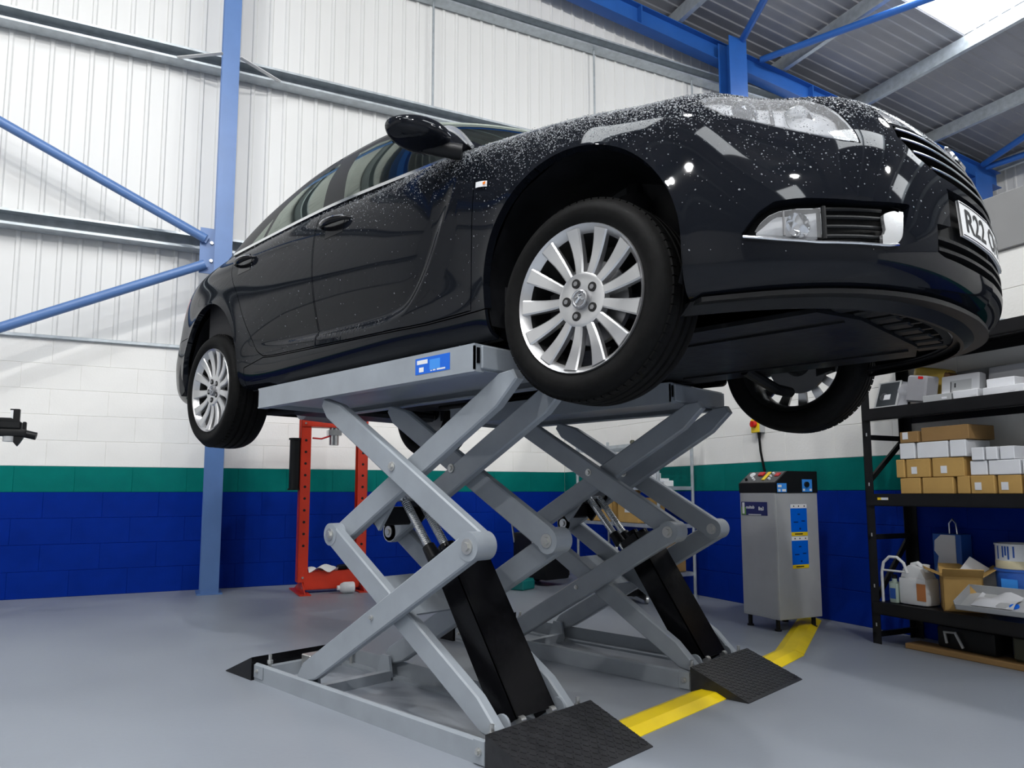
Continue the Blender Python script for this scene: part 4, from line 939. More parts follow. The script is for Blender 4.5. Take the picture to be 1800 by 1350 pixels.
# ---------------- wheels
def wheel(nm, x, y, z, side, steer=0.0, rot=0.0):
    """side -1: right hand wheel, outer face towards -y"""
    M = T(x, y, z) @ Matrix.Rotation(steer, 4, 'Z') @ (Matrix() if side < 0 else RZ(180))     # local: outer face at y=0, inboard +y
    w = link(nm, None, None, car, M); w.empty_display_size = .05
    LX = RX(-90)                                                                          # lathe Z -> +y
    R0, R = .242, .335
    tp = [(R0-.004, .012), (R0+.006, .004), (R0+.022, -.004), (.285, -.010), (.305, -.004), (.318, .010), (.326, .026), (.331, .045), (.3335, .060)]
    tr = [(.334, .066), (.327, .069), (.327, .078), (.334, .081), (.335, .105), (.327, .108), (.327, .118), (.335, .121), (.335, .144), (.327, .147), (.327, .156), (.334, .159)]
    tp2 = [(.3335, .168), (.331, .182), (.326, .200), (.316, .218), (.29, .230), (R0+.01, .226), (R0-.004, .215)]
    part(B().lathe(tp+tr+tp2, 96, M=LX, closed=True), 'tyre', MT['rubber'], w, smooth=40)
    b = B()                                                                               # shoulder tread blocks
    for k in range(72):
        a = 2*math.pi*k/72; Mk = Matrix.Rotation(a, 4, 'Y'); b.box(-.0118, .0118, .026, .064, .320, .3318, M=Mk)
    part(b, 'tread_blocks', MT['rubber'], w, smooth=0)
    part(B().lathe([(R0-.024, .034), (R0-.012, .012), (R0, .0), (R0+.002, .004), (R0+.002, .016), (R0-.010, .030)], 72, M=LX, closed=True), 'rim', MT['alloy'], w, smooth=50)
    part(B().lathe([(R0-.014, .028), (.220, .06), (.214, .10), (.216, .17), (.230, .20), (R0, .210), (R0, .216), (.226, .205), (.210, .175), (.208, .10), (.213, .055), (R0-.024, .033)], 72, M=LX, closed=True), 'rim_barrel', MT['barrel'], w, smooth=50)
    disc = part(B().lathe([(.0, .030), (.028, .026), (.034, .024), (.078, .020), (.090, .024), (.092, .050), (.0, .052)], 48, M=LX), 'hub_face', MT['alloy'], w)
    for k in range(13):
        a = math.radians(90+5+360/13*k+rot); c, s2 = math.cos(a), math.sin(a); V = []; N = 10
        for i in range(N):
            t = i/(N-1); r = .070+(.231-.070)*t; hw = .0135+.0135*t**.8-.002*math.sin(math.pi*t); if0 = .022-.018*t+.010*math.sin(math.pi*t)-.0; bk = if0+.030-.008*t
            for (o, dpt) in ((-hw, bk), (-hw, if0+.005), (-hw+.005, if0), (hw-.005, if0), (hw, if0+.005), (hw, bk)): V.append((r*c-o*s2, dpt, r*s2+o*c))
        F = [(i*6+k2, i*6+(k2+1) % 6, (i+1)*6+(k2+1) % 6, (i+1)*6+k2) for i in range(N-1) for k2 in range(6)]+[tuple(range(5, -1, -1)), tuple(range((N-1)*6, N*6))]
        part(B().add(V, F), 'spoke', MT['alloy'], w, smooth=30)
    for k in range(5):
        a = math.radians(180+72*k+rot); p = (.0565*math.cos(a), .0565*math.sin(a))
        part(B().cyl((p[0], .0185, p[1]), (p[0], .030, p[1]), .0155, 20), 'bolt_recess', MT['void'], w); part(B().cyl((p[0], .0165, p[1]), (p[0], .028, p[1]), .0085, 6), 'wheel_bolt', MT['alloy_dark'], w)
    cap = part(B().lathe([(0, .012), (.022, .013), (.026, .010), (.031, .012), (.033, .026), (0, .027)], 32, M=LX), 'centre_cap', MT['alloy_dark'], w)
    b = B().lathe([(.0235, .0125), (.026, .009), (.0285, .0125)], 32, M=LX, caps=False)
    b.tube([(-.012, .011, -.012), (-.004, .010, -.004), (.003, .010, .002), (-.002, .010, .012), (.010, .010, .016)], .004, 6).tube([(-.014, .011, .006), (-.004, .010, .008), (.010, .010, .000), (.016, .011, -.006)], .0035, 6)
    part(b, 'cap_emblem', MT['chrome'], cap)
    part(B().lathe([(.0, .085), (.062, .085), (.066, .075), (.070, .085), (.140, .086), (.140, .108), (.07, .108), (.0, .11)], 48, M=LX), 'brake_disc', MT['alloy_dark'], w)
    part(B().prism([(-.16, -.05), (-.09, -.07), (-.09, .07), (-.16, .05)], .070, .125, 'y'), 'brake_caliper', MT['under_black'], w)
    part(B().lathe([(0, .11), (.06, .11), (.05, .16), (0, .18)], 20, M=LX), 'hub_carrier', MT['under_black'], w)
    return w
ZW = 1.506
wheel('front_wheel', 0, -.90, ZW, -1, .053); wheel('front_wheel', 0, .90, ZW, 1, .053, 11)
wheel('rear_wheel', -2.737, -.90, ZW-.022, -1, 0, 3); wheel('rear_wheel', -2.737, .90, ZW-.022, 1, 0, 8)
# ---------------- cabin
IN = MT['interior']
part(B().box(-3.0, -.45, -.80, .80, .23, .30).box(-2.9, -.45, -.845, -.82, .30, .93).box(-2.9, -.45, .82, .845, .30, .93).box(-3.1, -2.6, -.75, .75, .30, .98).box(-.5, -.42, -.8, .8, .30, .9), 'cabin_tub', IN, car, M=BODY)
part(B().prism([(-.40, .55), (-.35, .95), (-.62, .99), (-.85, .90), (-.86, .70), (-.70, .55)], -.80, .80, 'y'), 'dashboard', IN, car, M=BODY)
part(B().lathe([(.17+.014*math.cos(t), .014*math.sin(t)) for t in np.linspace(0, 2*math.pi, 10)[:-1]], 30, M=T(-.98, -.38, .86) @ RY(-65), closed=True), 'steering_wheel', IN, car, M=BODY)
def seat(x, y):
    st = link('seat', None, None, car, BODY @ T(x, y, 0))
    part(B().box(-.28, .26, -.25, .25, .38, .54, bev=.05, seg=3), 'cushion', IN, st); part(B().box(-.07, .07, -.24, .24, 0, .58, bev=.05, seg=3, M=T(-.30, 0, .52) @ RY(-20)), 'backrest', IN, st); part(B().box(-.05, .05, -.13, .13, .62, .80, bev=.04, seg=3, M=T(-.30, 0, .52) @ RY(-18)), 'headrest', IN, st)
for y in (-.38, .38): seat(-1.22, y)
part(B().box(-2.35, -1.85, -.65, .65, .38, .52, bev=.05, seg=2).box(-.07, .07, -.65, .65, 0, .55, bev=.05, seg=2, M=T(-2.42, 0, .48) @ RY(-22)), 'rear_seat', IN, car, M=BODY)
for y in (-.38, .38): part(B().box(-.05, .05, -.12, .12, 0, .16, bev=.04, seg=3, M=T(-2.63, y, 1.02) @ RY(-22)), 'rear_headrest', IN, car, M=BODY)
# ---------------- rain drops beaded on the upward facing paint: one object, nobody could count them
rng = np.random.default_rng(3); dv = []; df = []
def drop(p, nrm, r):
    nrm = Vector(nrm).normalized(); a = nrm.orthogonal().normalized(); b_ = nrm.cross(a); k = len(dv); th = rng.uniform(0, 6.28); e = rng.uniform(.8, 1.5)
    for i in range(6):
        t = th+i*math.pi/3; dv.append(Vector(p)+a*r*math.cos(t)+b_*r*e*math.sin(t))
    for i in range(6):
        t = th+i*math.pi/3; dv.append(Vector(p)+a*r*.62*math.cos(t)+b_*r*e*.62*math.sin(t)+nrm*r*.42)
    dv.append(Vector(p)+nrm*r*.55)
    for i in range(6):
        j = (i+1) % 6; df.append((k+i, k+j, k+6+j, k+6+i)); df.append((k+6+i, k+6+j, k+12))
nP = P_.reshape(-1, 3)
def gridn(G):
    du = np.gradient(G, axis=0); dw = np.gradient(G, axis=1); n = np.cross(du, dw); n /= np.maximum(np.linalg.norm(n, axis=2), 1e-9)[..., None]; return n
NL = gridn(P_); NL *= np.sign((NL*out_n).sum(-1))[..., None]
allow = ~((sdf(arch_poly(FA), pt) < .012) | (sdf(arch_poly(RA), pt) < .012) | (sdf(UPG, pt) < .01) | (sdf(FOG, pt) < .01) | (sdf(LOG, pt) < .01))
allow = allow.reshape(NA, NV)
tries = 0; cnt = 0
while cnt < 15000 and tries < 170000:
    tries += 1; i = rng.integers(1, NA-1); j = rng.integers(int(NV*.25), NV-1)
    x = P_[i, j, 0]
    if not allow[i, j] or x < -2.5: continue
    up = NL[i, j, 2]; zf = P_[i, j, 2]
    w = np.clip(.03+1.9*max(up, 0)**1.1, 0, 1)*np.interp(x, [-2.5, -1.6, -1.0, -.6, .3, .6, .9], [.05, .13, .35, 1, 1, .6, .5])
    if x > .1 and zf < .70: w *= .30
    if x < -.5 and zf < .72: w *= .22
    if x < -.5 and zf < .62: w = .012
    if rng.random() > w: continue
    f1, f2 = rng.random(2); p = P_[i, j]*(1-f1)*(1-f2)+P_[i+1, j]*f1*(1-f2)+P_[i, j+1]*(1-f1)*f2+P_[i+1, j+1]*f1*f2
    drop(p+np.array([0, 0, 0]), NL[i, j], np.clip(rng.lognormal(-6.62, .40), .0008, .0036)); cnt += 1
nb = gridn(PB); nb *= np.sign(nb[..., 2:3])
for _ in range(2600):
    i = rng.integers(1, len(PB)-2); j = rng.integers(0, 10); drop(PB[i, j]+rng.normal(0, .004, 3)*[1, 1, 0], nb[i, j], np.clip(rng.lognormal(-6.5, .38), .0009, .004))
b = B(); b.v = [tuple(p) for p in dv]; b.f = df
wd = part(b, 'rain_drops', MT['water'], car, M=BODY, smooth=80, fixn=False); wd['kind'] = 'stuff'
# ================================================================== floor items and machines
# yellow cable cover from the near ramp to the control cabinet (three lengths with a raised hump)
def cable_cover(p0, p1, w, label):
    p0 = Vector((*p0, 0)); p1 = Vector((*p1, 0)); L = (p1-p0).length; d = (p1-p0).normalized()
    M = Matrix((d, Vector((-d.y, d.x, 0)), Vector((0, 0, 1)))).transposed().to_4x4(); M.translation = p0
    h = w/2; pol = [(-h, 0), (h, 0), (h, .003), (h*.42, .022), (-h*.42, .022), (-h, .003)]
    return solo(B().prism(pol, 0, L, 'x'), 'cable_cover', MT['yellow'], label, 'cable cover', M, 'yellow cable cover lengths', smooth=0)
cable_cover((-.235, -.40), (-.245, .293), .165, 'yellow cable cover between the two front ramps')
cable_cover((-.305, .85), (-.345, 1.36), .165, 'yellow cable cover just beyond the far ramp')
cable_cover((-.345, 1.36), (-.69, 2.50), .155, 'yellow cable cover leading up to the grey control cabinet')
# ---- control cabinet
cb = thing('control_cabinet', 'grey lift control cabinet with black sloped control head and blue stickers', 'cabinet', room(3.58, -.66, 0))
W_, D_, Z0, Z1 = .325, .375, .075, .885          # x = u width, y = s depth
part(B().box(0, W_, 0, D_, Z0, Z1, bev=.004), 'body', MT['cabinet'], cb)
part(B().box(.006, W_-.006, -.004, 0, Z0+.012, Z1-.004, bev=.002), 'door', MT['cabinet'], cb)
hd = part(B().prism([(0.0, Z1), (-.002, Z1+.062), (.105, Z1+.142), (D_, Z1+.142), (D_, Z1)], -.004, W_+.004, 'x'), 'control_head', MT['black_plastic'], cb, smooth=0)
ang = math.atan2(.08, .107)
PM = T(0, -.002, Z1+.062) @ Matrix.Rotation(ang, 4, 'X')      # panel frame: x along u, y up the slope, z off the panel
part(B().box(.006, W_-.006, .006, .128, .0, .003, M=PM), 'panel_plate', MT['cabinet_dark'], hd)
def knob(x, y, r, h, m, nm='button'): part(B().cyl(PM @ Vector((x, y, .003)), PM @ Vector((x, y, .003+h)), r, 18, r*.85), nm, m, hd)
knob(.055, .095, .022, .006, MT['white_plastic'], 'indicator_lamp'); knob(.045, .035, .010, .016, MT['black_plastic']); knob(.085, .058, .009, .014, MT['white_plastic']); knob(.115, .035, .010, .016, MT['white_plastic'])
part(B().box(.120, .165, .075, .112, .003, .016, bev=.003, M=PM), 'switch_block', MT['red_plastic'], hd); part(B().box(.185, .212, .030, .118, .003, .010, bev=.002, M=PM), 'warning_label', MT['sticker_yellow'], hd)
knob(.245, .100, .009, .012, MT['white_plastic']); knob(.242, .070, .008, .012, MT['white_plastic']); knob(.250, .040, .010, .012, MT['white_plastic'])
part(B().box(.270, .305, .070, .105, .003, .010, bev=.002, M=PM), 'switch_block', MT['red_plastic'], hd)
# badge: maker's plate with the blurred lettering
bd = part(B().box(.018, .255, -.0065, -.004, .735, .825, bev=.001), 'name_plate', MT['navy'], cb)
part(B().box(.020, .062, -.0075, -.0065, .738, .790), 'plate_figure', MT['label_green'], bd); part(B().box(.030, .050, -.0082, -.0065, .745, .820), 'plate_figure', MT['plate_white'], bd)
part(B().box(.085, .20, -.0075, -.0065, .738, .743), 'plate_line', MT['plate_white'], bd)
FXb = Matrix.Rotation(math.pi/2, 4, 'X')
text_part('ouiteb', .030, MT['plate_white'], bd, T(.064, -.0072, .780) @ FXb @ Matrix.Diagonal((1.0, 1, 1, 1)), .0006)
text_part('8ca3', .034, MT['plate_white'], bd, T(.178, -.0072, .770) @ FXb @ Matrix.Diagonal((.75, 1, 1, 1)), .0008)
# stickers on the side facing +u
def side_sticker(z0, z1):
    x = W_+.0012; s0, s1 = .125, .270
    k = part(B().box(W_, x, s0, s1, z0, z1), 'sticker', MT['sticker_blue'], cb)
    part(B().box(x, x+.0006, s0, s1, z1-.026, z1), 'sticker_band', MT['plate_white'], k); part(B().box(x, x+.0006, s0, s1, z0, z0+.024), 'sticker_band', MT['sticker_yellow'], k)
    for (a, h) in ((.2, .013), (.5, .013), (.85, .013)): part(B().cyl((x+.0006, s0+(s1-s0)*a, z1-h), (x+.0012, s0+(s1-s0)*a, z1-h), .005, 10), 'pictogram', MT['ink'], k)
    for (a, h, w, t) in ((.5, .30, .02, .008), (.3, .55, .04, .007), (.75, .52, .03, .007), (.55, .75, .014, .012)): part(B().box(x, x+.0006, s0+(s1-s0)*a-w/2, s0+(s1-s0)*a+w/2, z1-(z1-z0)*h-t, z1-(z1-z0)*h), 'sticker_print', MT['navy'], k)
    part(B().box(x+.0006, x+.0012, s0+.03, s0+.10, z0+.008, z0+.015), 'sticker_print', MT['ink'], k)
side_sticker(.605, .810); side_sticker(.395, .600)
xh = W_+.0045
k = part(B().box(xh, xh+.001, .012, .095, Z1+.004, Z1+.062), 'sticker', MT['sticker_light'], cb); part(B().box(xh+.001, xh+.0016, .018, .05, Z1+.036, Z1+.052).box(xh+.001, xh+.0016, .02, .04, Z1+.008, Z1+.024).box(xh+.001, xh+.0016, .055, .088, Z1+.008, Z1+.024), 'sticker_print', MT['plate_white'], k)
k = part(B().box(xh, xh+.001, .235, .325, Z1+.006, Z1+.088), 'sticker', MT['sticker_light'], cb); part(B().cyl((xh+.001, .270, Z1+.055), (xh+.014, .270, Z1+.055), .018, 18), 'rotary_switch', MT['black_plastic'], k)
part(B().box(xh+.001, xh+.0016, .24, .258, Z1+.012, Z1+.026).box(xh+.001, xh+.0016, .30, .32, Z1+.012, Z1+.026), 'sticker_print', MT['plate_white'], k)
for x, y in ((.03, .03), (W_-.05, .03), (.03, D_-.03), (W_-.05, D_-.03)): part(B().cyl((x, y, 0), (x, y, Z0), .014, 14).cyl((x, y, 0), (x, y, .01), .022, 14), 'foot', MT['black_plastic'], cb)
# ---- wall isolator with cable
sw = thing('isolator_switch', 'yellow isolator box with red rotary knob on the white wall', 'switch', room(3.13, 0, 1.41))
part(B().box(-.045, .045, -.055, 0, -.055, .055, bev=.006, seg=2), 'enclosure', MT['tray_grey'], sw)
part(B().box(-.045, .045, -.063, -.055, -.055, .055, bev=.004), 'faceplate', MT['sticker_yellow'], sw)
part(B().cyl((-.004, -.063, .012), (-.004, -.090, .012), .028, 24, .024).box(-.009, .001, -.104, -.088, -.012, .036, bev=.003), 'rotary_knob', MT['red_plastic'], sw)
part(B().cyl((.01, -.03, -.055), (.01, -.03, -.10), .016, 14, .011), 'cable_gland', MT['black_plastic'], sw)
solo(B().tube([(0, -.03, -.10), (.006, -.028, -.20), (.02, -.025, -.28), (.045, -.03, -.36), (.05, -.04, -.45)], .009, 10), 'power_cable', MT['rubber'], 'black power cable dropping from the yellow isolator box', 'cable', room(3.14, 0, 1.41))
# ---- red workshop press
pr = thing('workshop_press', 'red hydraulic workshop press standing by the blue column', 'press', room(.65, -2.83, 0))
RS = MT['red_steel']
for s in (-1, 1):
    b = B(); x0 = s*.262
    # C channel upright, open to the inside; y axis = s, x = u
    b.box(.055, .061, x0-.045, x0+.045, .10, 1.66).box(-.05, .061, x0+s*.039, x0+s*.045, .10, 1.66).box(-.05, -.044, x0-.045, x0+.045, .10, 1.66)
    up = part(b, 'upright', RS, pr, smooth=0)
    for z in np.arange(.42, 1.42, .105): part(B().cyl((.0605, x0, z), (.0625, x0, z), .012, 12), 'pin_hole', MT['void'], up)
    part(B().prism([(-.33, 0), (.22, 0), (.22, .012), (.06, .10), (-.06, .10), (-.33, .012)], x0-.004, x0+.004, 'y').box(-.34, .23, x0-.05, x0+.05, 0, .010), 'foot', RS, pr, smooth=0)
    for z in (.14, .05): part(B().cyl((.060, x0, z), (.072, x0, z), .010, 6), 'bolt', MT['zinc'], pr)
part(B().box(.062, .070, -.30, .30, 1.49, 1.665, bev=.003).box(-.07, .07, -.30, .30, 1.490, 1.497), 'head_beam', RS, pr)
part(B().box(-.068, -.060, -.30, .30, 1.49, 1.665), 'head_beam', RS, pr)
for s in (-.27, .27):
    for z in (1.52, 1.62): part(B().cyl((.070, s, z), (.080, s, z), .010, 6), 'bolt', MT['zinc'], pr)
part(B().box(.0705, .072, -.12, -.02, 1.53, 1.65), 'data_plate', MT['tray_grey'], pr)
part(B().cyl((0, 0, 1.33), (0, 0, 1.49), .045, 20).box(-.05, .05, -.06, .06, 1.42, 1.47), 'hydraulic_ram', MT['steel'], pr)
part(B().tube([(.02, -.20, 1.39), (.03, -.12, 1.385), (.02, -.05, 1.41), (.0, .0, 1.43)], .008, 8), 'hydraulic_hose', MT['red_plastic'], pr)
part(B().cyl((.0, -.34, .93), (.0, -.34, 1.37), .055, 24).cyl((0, -.34, 1.37), (0, -.34, 1.385), .065, 24).cyl((0, -.34, .915), (0, -.34, .93), .065, 24), 'pump_reservoir', MT['black_plastic'], pr)
part(B().box(-.02, .02, -.315, -.29, 1.30, 1.56, bev=.004), 'pump_bracket', RS, pr)
part(B().box(.055, .063, -.25, .25, .03, .19).box(-.06, -.052, -.25, .25, .03, .19).box(-.06, .063, -.25, .25, .03, .037), 'lower_beam', RS, pr, smooth=0)
# rag, cap and bottle by the press
def blob(nx, ny, f): return np.array([[f(i/(nx-1), j/(ny-1)) for j in range(ny)] for i in range(nx)])
solo(B().grid(blob(14, 10, lambda a, c: (.03+.12*c, -.14+.26*a, .205+.022*math.sin(a*9+c*5)+.025*math.sin(math.pi*a)*math.sin(math.pi*c)))), 'rag', MT['rag'], 'white rag lying on the lower beam of the red press', 'rag', room(.60, -2.90, 0))
solo(B().lathe([(0, 0), (.05, 0), (.055, .01), (.055, .03), (.03, .04), (0, .042)], 24), 'lid', MT['black_plastic'], 'black lid lying on the red press beam beside the rag', 'lid', room(.62, -2.72, .195))
solo(B().lathe([(0, 0), (.045, 0), (.05, .01), (.05, .09), (.04, .115), (.022, .13), (.022, .15), (0, .152)], 24, M=T(0, 0, .05) @ RX(90)), 'bottle', MT['white_plastic'], 'white plastic bottle lying on the floor at the press foot', 'bottle', room(.84, -2.66, 0))
# ---- wheel alignment head on its stand, cut by the left edge
al = thing('alignment_stand', 'black wheel alignment sensor head at the left edge of view', 'sensor', room(1.6, -5.29, .22))
BP = MT['black_plastic']
part(B().cyl((0, -.32, -.20), (0, -.32, 1.42), .022, 16), 'post', MT['steel'], al); part(B().lathe([(0, 0), (.20, 0), (.21, .012), (.05, .03), (0, .03)], 28, M=T(0, -.32, -.22)), 'base', BP, al)
part(B().box(-.03, .03, -.34, .20, 1.05, 1.10, bev=.012, seg=2).cyl((0, .19, 1.07), (0, .255, 1.055), .026, 16), 'arm', BP, al)
part(B().box(-.04, .04, -.02, .17, 1.10, 1.15, bev=.008).prism([(.02, 1.15), (.05, 1.172), (.11, 1.172), (.155, 1.15)], -.035, .035, 'x'), 'housing', BP, al)
part(B().box(-.02, .02, .120, .155, 1.15, 1.235, bev=.003).box(-.015, .015, .100, .120, 1.226, 1.235), 'clamp_tip', BP, al); part(B().box(-.018, .018, .104, .118, 1.165, 1.226), 'clamp_pad', MT['white_plastic'], al)
part(B().box(-.02, .02, .175, .195, 1.095, 1.15, bev=.004), 'end_stop', BP, al); part(B().cyl((0, .10, 1.05), (0, .10, 1.015), .035, 18), 'locking_knob', MT['tray_grey'], al)
part(B().prism([(.12, 1.05), (.185, 1.05), (.165, 1.01), (.148, .985), (.128, 1.01)], -.02, .02, 'x'), 'hook', BP, al)
part(B().box(-.03, .03, -.10, -.015, .93, 1.02, bev=.01), 'handle', MT['navy'], al)
# ---- wire shelving with small parts, behind the far lift
ws = thing('wire_shelving', 'galvanised wire shelving unit against the right wall behind the far lift', 'shelving', room(0, 0, 0))
GV_ = MT['galv']
for u in (1.17, 2.48):
    for s in (-.16, -.52): part(B().cyl((u, s, 0), (u, s, 1.40), .014, 12).cyl((u, s, 0), (u, s, .03), .02, 12), 'post', GV_, ws)
part(B().cyl((2.48, -.16, 1.37), (2.48, -.52, 1.37), .012, 10), 'end_rail', GV_, ws)
for z in (.22, .62, .94, 1.32):
    sf = part(B().box(1.17, 2.48, -.52, -.505, z-.03, z).box(1.17, 2.48, -.175, -.16, z-.03, z).box(1.17, 1.185, -.52, -.16, z-.03, z).box(2.465, 2.48, -.52, -.16, z-.03, z), 'shelf_frame', GV_, ws, smooth=0)
    b = B()
    for s in np.linspace(-.49, -.19, 13): b.box(1.18, 2.47, s-.002, s+.002, z-.006, z-.002)
    w = part(b, 'shelf_wires', GV_, sf, smooth=0); w['kind'] = 'stuff'
for (u0, s0, du, ds, z0, dz, m, nm) in ((2.02, -.42, .16, .16, .94, .12, 'white_card', 'open white carton'), (2.22, -.40, .10, .12, .94, .07, 'white_card', 'small white carton'), (2.34, -.42, .09, .10, .94, .05, 'white_plastic', 'low white plastic pot')):
    b = B().box(-du/2, du/2, -ds/2, ds/2, 0, dz, bev=.003); o = solo(b, 'box', MT[m], nm+' on the middle wire shelf behind the far lift', 'box', room(u0+du/2, s0+ds/2, z0), 'cartons on the wire shelf')
    part(B().box(-du/2+.01, du/2-.01, -ds/2-.001, -ds/2, dz*.3, dz*.7), 'label', MT['tray_grey'], o)
for i, u in enumerate((1.95, 2.05, 2.17, 2.28, 2.38)): solo(B().lathe([(0, 0), (.022, 0), (.024, .03), (.015, .045), (0, .047)], 16), 'pot', MT[('olive', 'tray_grey', 'black_plastic', 'tray_grey', 'olive')[i]], ['dark pot', 'grey pot', 'black pot', 'second grey pot', 'last dark pot'][i]+' standing on the top wire shelf', 'pot', room(u, -.40, 1.32), 'pots on the top wire shelf')
def carton(u, s, z, w, d, h, m, label, rot=0, open_=False, group=None, lab=None, tape=True):
    t = thing('carton', label, 'box', room(u, s, z, rot), group)
    if open_:
        th = .006; b = B().box(-w/2, w/2, -d/2, d/2, 0, th).box(-w/2, w/2, -d/2, -d/2+th, 0, h).box(-w/2, w/2, d/2-th, d/2, 0, h).box(-w/2, -w/2+th, -d/2, d/2, 0, h).box(w/2-th, w/2, -d/2, d/2, 0, h)
        part(b, 'body', m, t)
        for (M, a, c) in ((T(0, -d/2, h) @ RX(-35), w, .08), (T(0, d/2, h) @ RX(180+40), w, .08), (T(-w/2, 0, h) @ RZ(-90) @ RX(-25), d, .09), (T(w/2, 0, h) @ RZ(90) @ RX(-35), d, .09)):
            part(B().box(-a/2, a/2, -c, 0, 0, .004, M=M), 'flap', m, t)
    else:
        part(B().box(-w/2, w/2, -d/2, d/2, 0, h, bev=.003), 'body', m, t)
        if tape: part(B().box(-.02, .02, -d/2-.0008, d/2+.0008, h-.0005, h+.0008).box(-.02, .02, -d/2-.0008, -d/2, h*.72, h), 'tape', MT['card_dark'], t)
    if lab: part(B().box(lab[0], lab[0]+lab[2], -d/2-.0016, -d/2-.0008, lab[1], lab[1]+lab[3]), 'label', MT['white_card'], t)
    return t
carton(1.50, -.34, .622, .42, .30, .24, MT['card'], 'big brown carton on the lower wire shelf behind the far lift', 4, True)
carton(1.98, -.34, .622, .34, .28, .22, MT['card'], 'brown carton with a white label on the lower wire shelf', -3, False, lab=(-.05, .09, .09, .07))
carton(2.30, -.34, .222, .26, .26, .30, MT['card_dark'], 'dark brown carton on the bottom wire shelf', 0, False)
# black machine, tool case and bits behind the far lift
mc = thing('pump_unit', 'black pump unit on the floor behind the far scissor lift', 'machine', room(1.02, -.86, 0, 15))
part(B().box(-.24, .24, -.16, .16, .06, .50, bev=.03, seg=2), 'casing', BP, mc); part(B().tube([(-.22, -.15, .40), (-.22, -.20, .66), (.22, -.20, .66), (.22, -.15, .40)], .012, 10), 'handle', MT['steel'], mc)
part(B().cyl((-.10, 0, .50), (-.10, 0, .64), .09, 22), 'motor', BP, mc); part(B().box(.05, .17, -.165, -.16, .36, .46), 'label', MT['white_card'], mc)
for y in (-.12, .12): part(B().cyl((-.2, y, .06), (-.2, y+.03, .06), .06, 18), 'castor', MT['rubber'], mc)
tc_ = thing('tool_case', 'olive tool case with a red lid on the floor behind the lifts', 'tool case', room(.42, -.42, 0, 20))
part(B().box(-.17, .17, -.12, .12, 0, .15, bev=.012), 'case', MT['olive'], tc_); part(B().box(-.15, .15, -.10, .10, .151, .21, bev=.012), 'lid', MT['red_plastic'], tc_); part(B().box(-.05, -.02, -.13, -.12, .08, .14).box(.05, .08, -.13, -.12, .08, .14), 'latch', MT['zinc'], tc_)
solo(B().box(-.17, .17, -.10, .10, 0, .09, bev=.01).box(-.16, .16, -.09, .09, .09, .10), 'tray', MT['teal'], 'teal plastic tray on the floor behind the far lift', 'tray', room(1.22, -1.25, 0, 30))
solo(B().prism([(-.22, 0), (.22, 0), (.20, .012), (-.20, .012)], -.16, .16, 'y', M=T(0, 0, .02) @ RX(12)), 'sheet', MT['white_card'], 'white card sheet leaning behind the far lift', 'sheet', room(.55, -1.10, .0, 25))
vc = thing('trolley_jack', 'black trolley jack under the wire shelving end', 'jack', room(2.32, -.75, 0, -20))
part(B().box(-.28, .22, -.11, -.09, .03, .12, bev=.006).box(-.28, .22, .09, .11, .03, .12, bev=.006).box(-.1, .1, -.09, .09, .05, .10), 'frame', BP, vc); part(B().cyl((.14, 0, .10), (.14, 0, .17), .05, 20), 'saddle', BP, vc); part(B().cyl((-.2, 0, .12), (-.34, 0, .52), .015, 12), 'handle', MT['steel'], vc)
for x in (-.22, .18):
    for y in (-.12, .12): part(B().cyl((x, y-.012, .03), (x, y+.012, .03), .03, 16), 'wheel', MT['zinc'], vc)
# ---- black boltless rack on the right
RK = MT['rack_black']; U0 = 4.37; U2 = 6.1; SF = -.40; SB = -.02
rk = thing('shelving_rack', 'black boltless shelving rack along the right wall full of cartons and tins', 'shelving', room(0, 0, 0))
for u in (U0, U2):
    for s, sg in ((SF, 1), (SB, -1)):
        b = B().box(u-.0, u+.055, s, s+sg*.004, 0, 1.95).box(u-.0, u+.004, s, s+sg*.05, 0, 1.95); po = part(b, 'post', RK, rk, smooth=0)
        if s == SF and u == U0:
            for z in np.arange(.10, 1.9, .075): part(B().box(u+.024, u+.032, SF-.0006, SF, z, z+.02), 'slot', MT['void' if int(z*40) % 4 else 'tray_grey'], po)
    for z0, z1 in ((.05, .05), (.62, .62), (1.22, 1.22), (1.80, 1.80)): part(rod((u+.012, SF, z0), (u+.012, SB, z1), .02, .03), 'end_bar', RK, rk)
    part(rod((u+.012, SF+.02, .24), (u+.012, SB-.02, .62), .016, .03), 'end_brace', RK, rk); part(rod((u+.012, SF+.02, .95), (u+.012, SB-.02, 1.22), .016, .03), 'end_brace', RK, rk)
SH = (.245, .878, 1.388, 1.762)
for k, z in enumerate(SH):
    b = B().box(U0+.02, U2, SF-.012, SF-.004, z-.072, z).box(U0+.02, U2, SF-.012, SF+.03, z-.072, z-.066); part(b, 'front_beam', RK, rk, smooth=0)
    part(B().box(U0+.02, U2, SB, SB+.012, z-.072, z), 'rear_beam', RK, rk); part(B().box(U0+.03, U2, SF-.003, SB, z-.018, z-.002), 'shelf_board', RK, rk)
part(B().box(4.46, 4.53, SF-.0135, SF-.012, .842, .856), 'shelf_tag', MT['sticker_yellow'], rk); part(B().box(4.485, 4.53, SF-.0142, SF-.0135, .842, .856), 'shelf_tag', MT['white_card'], rk)
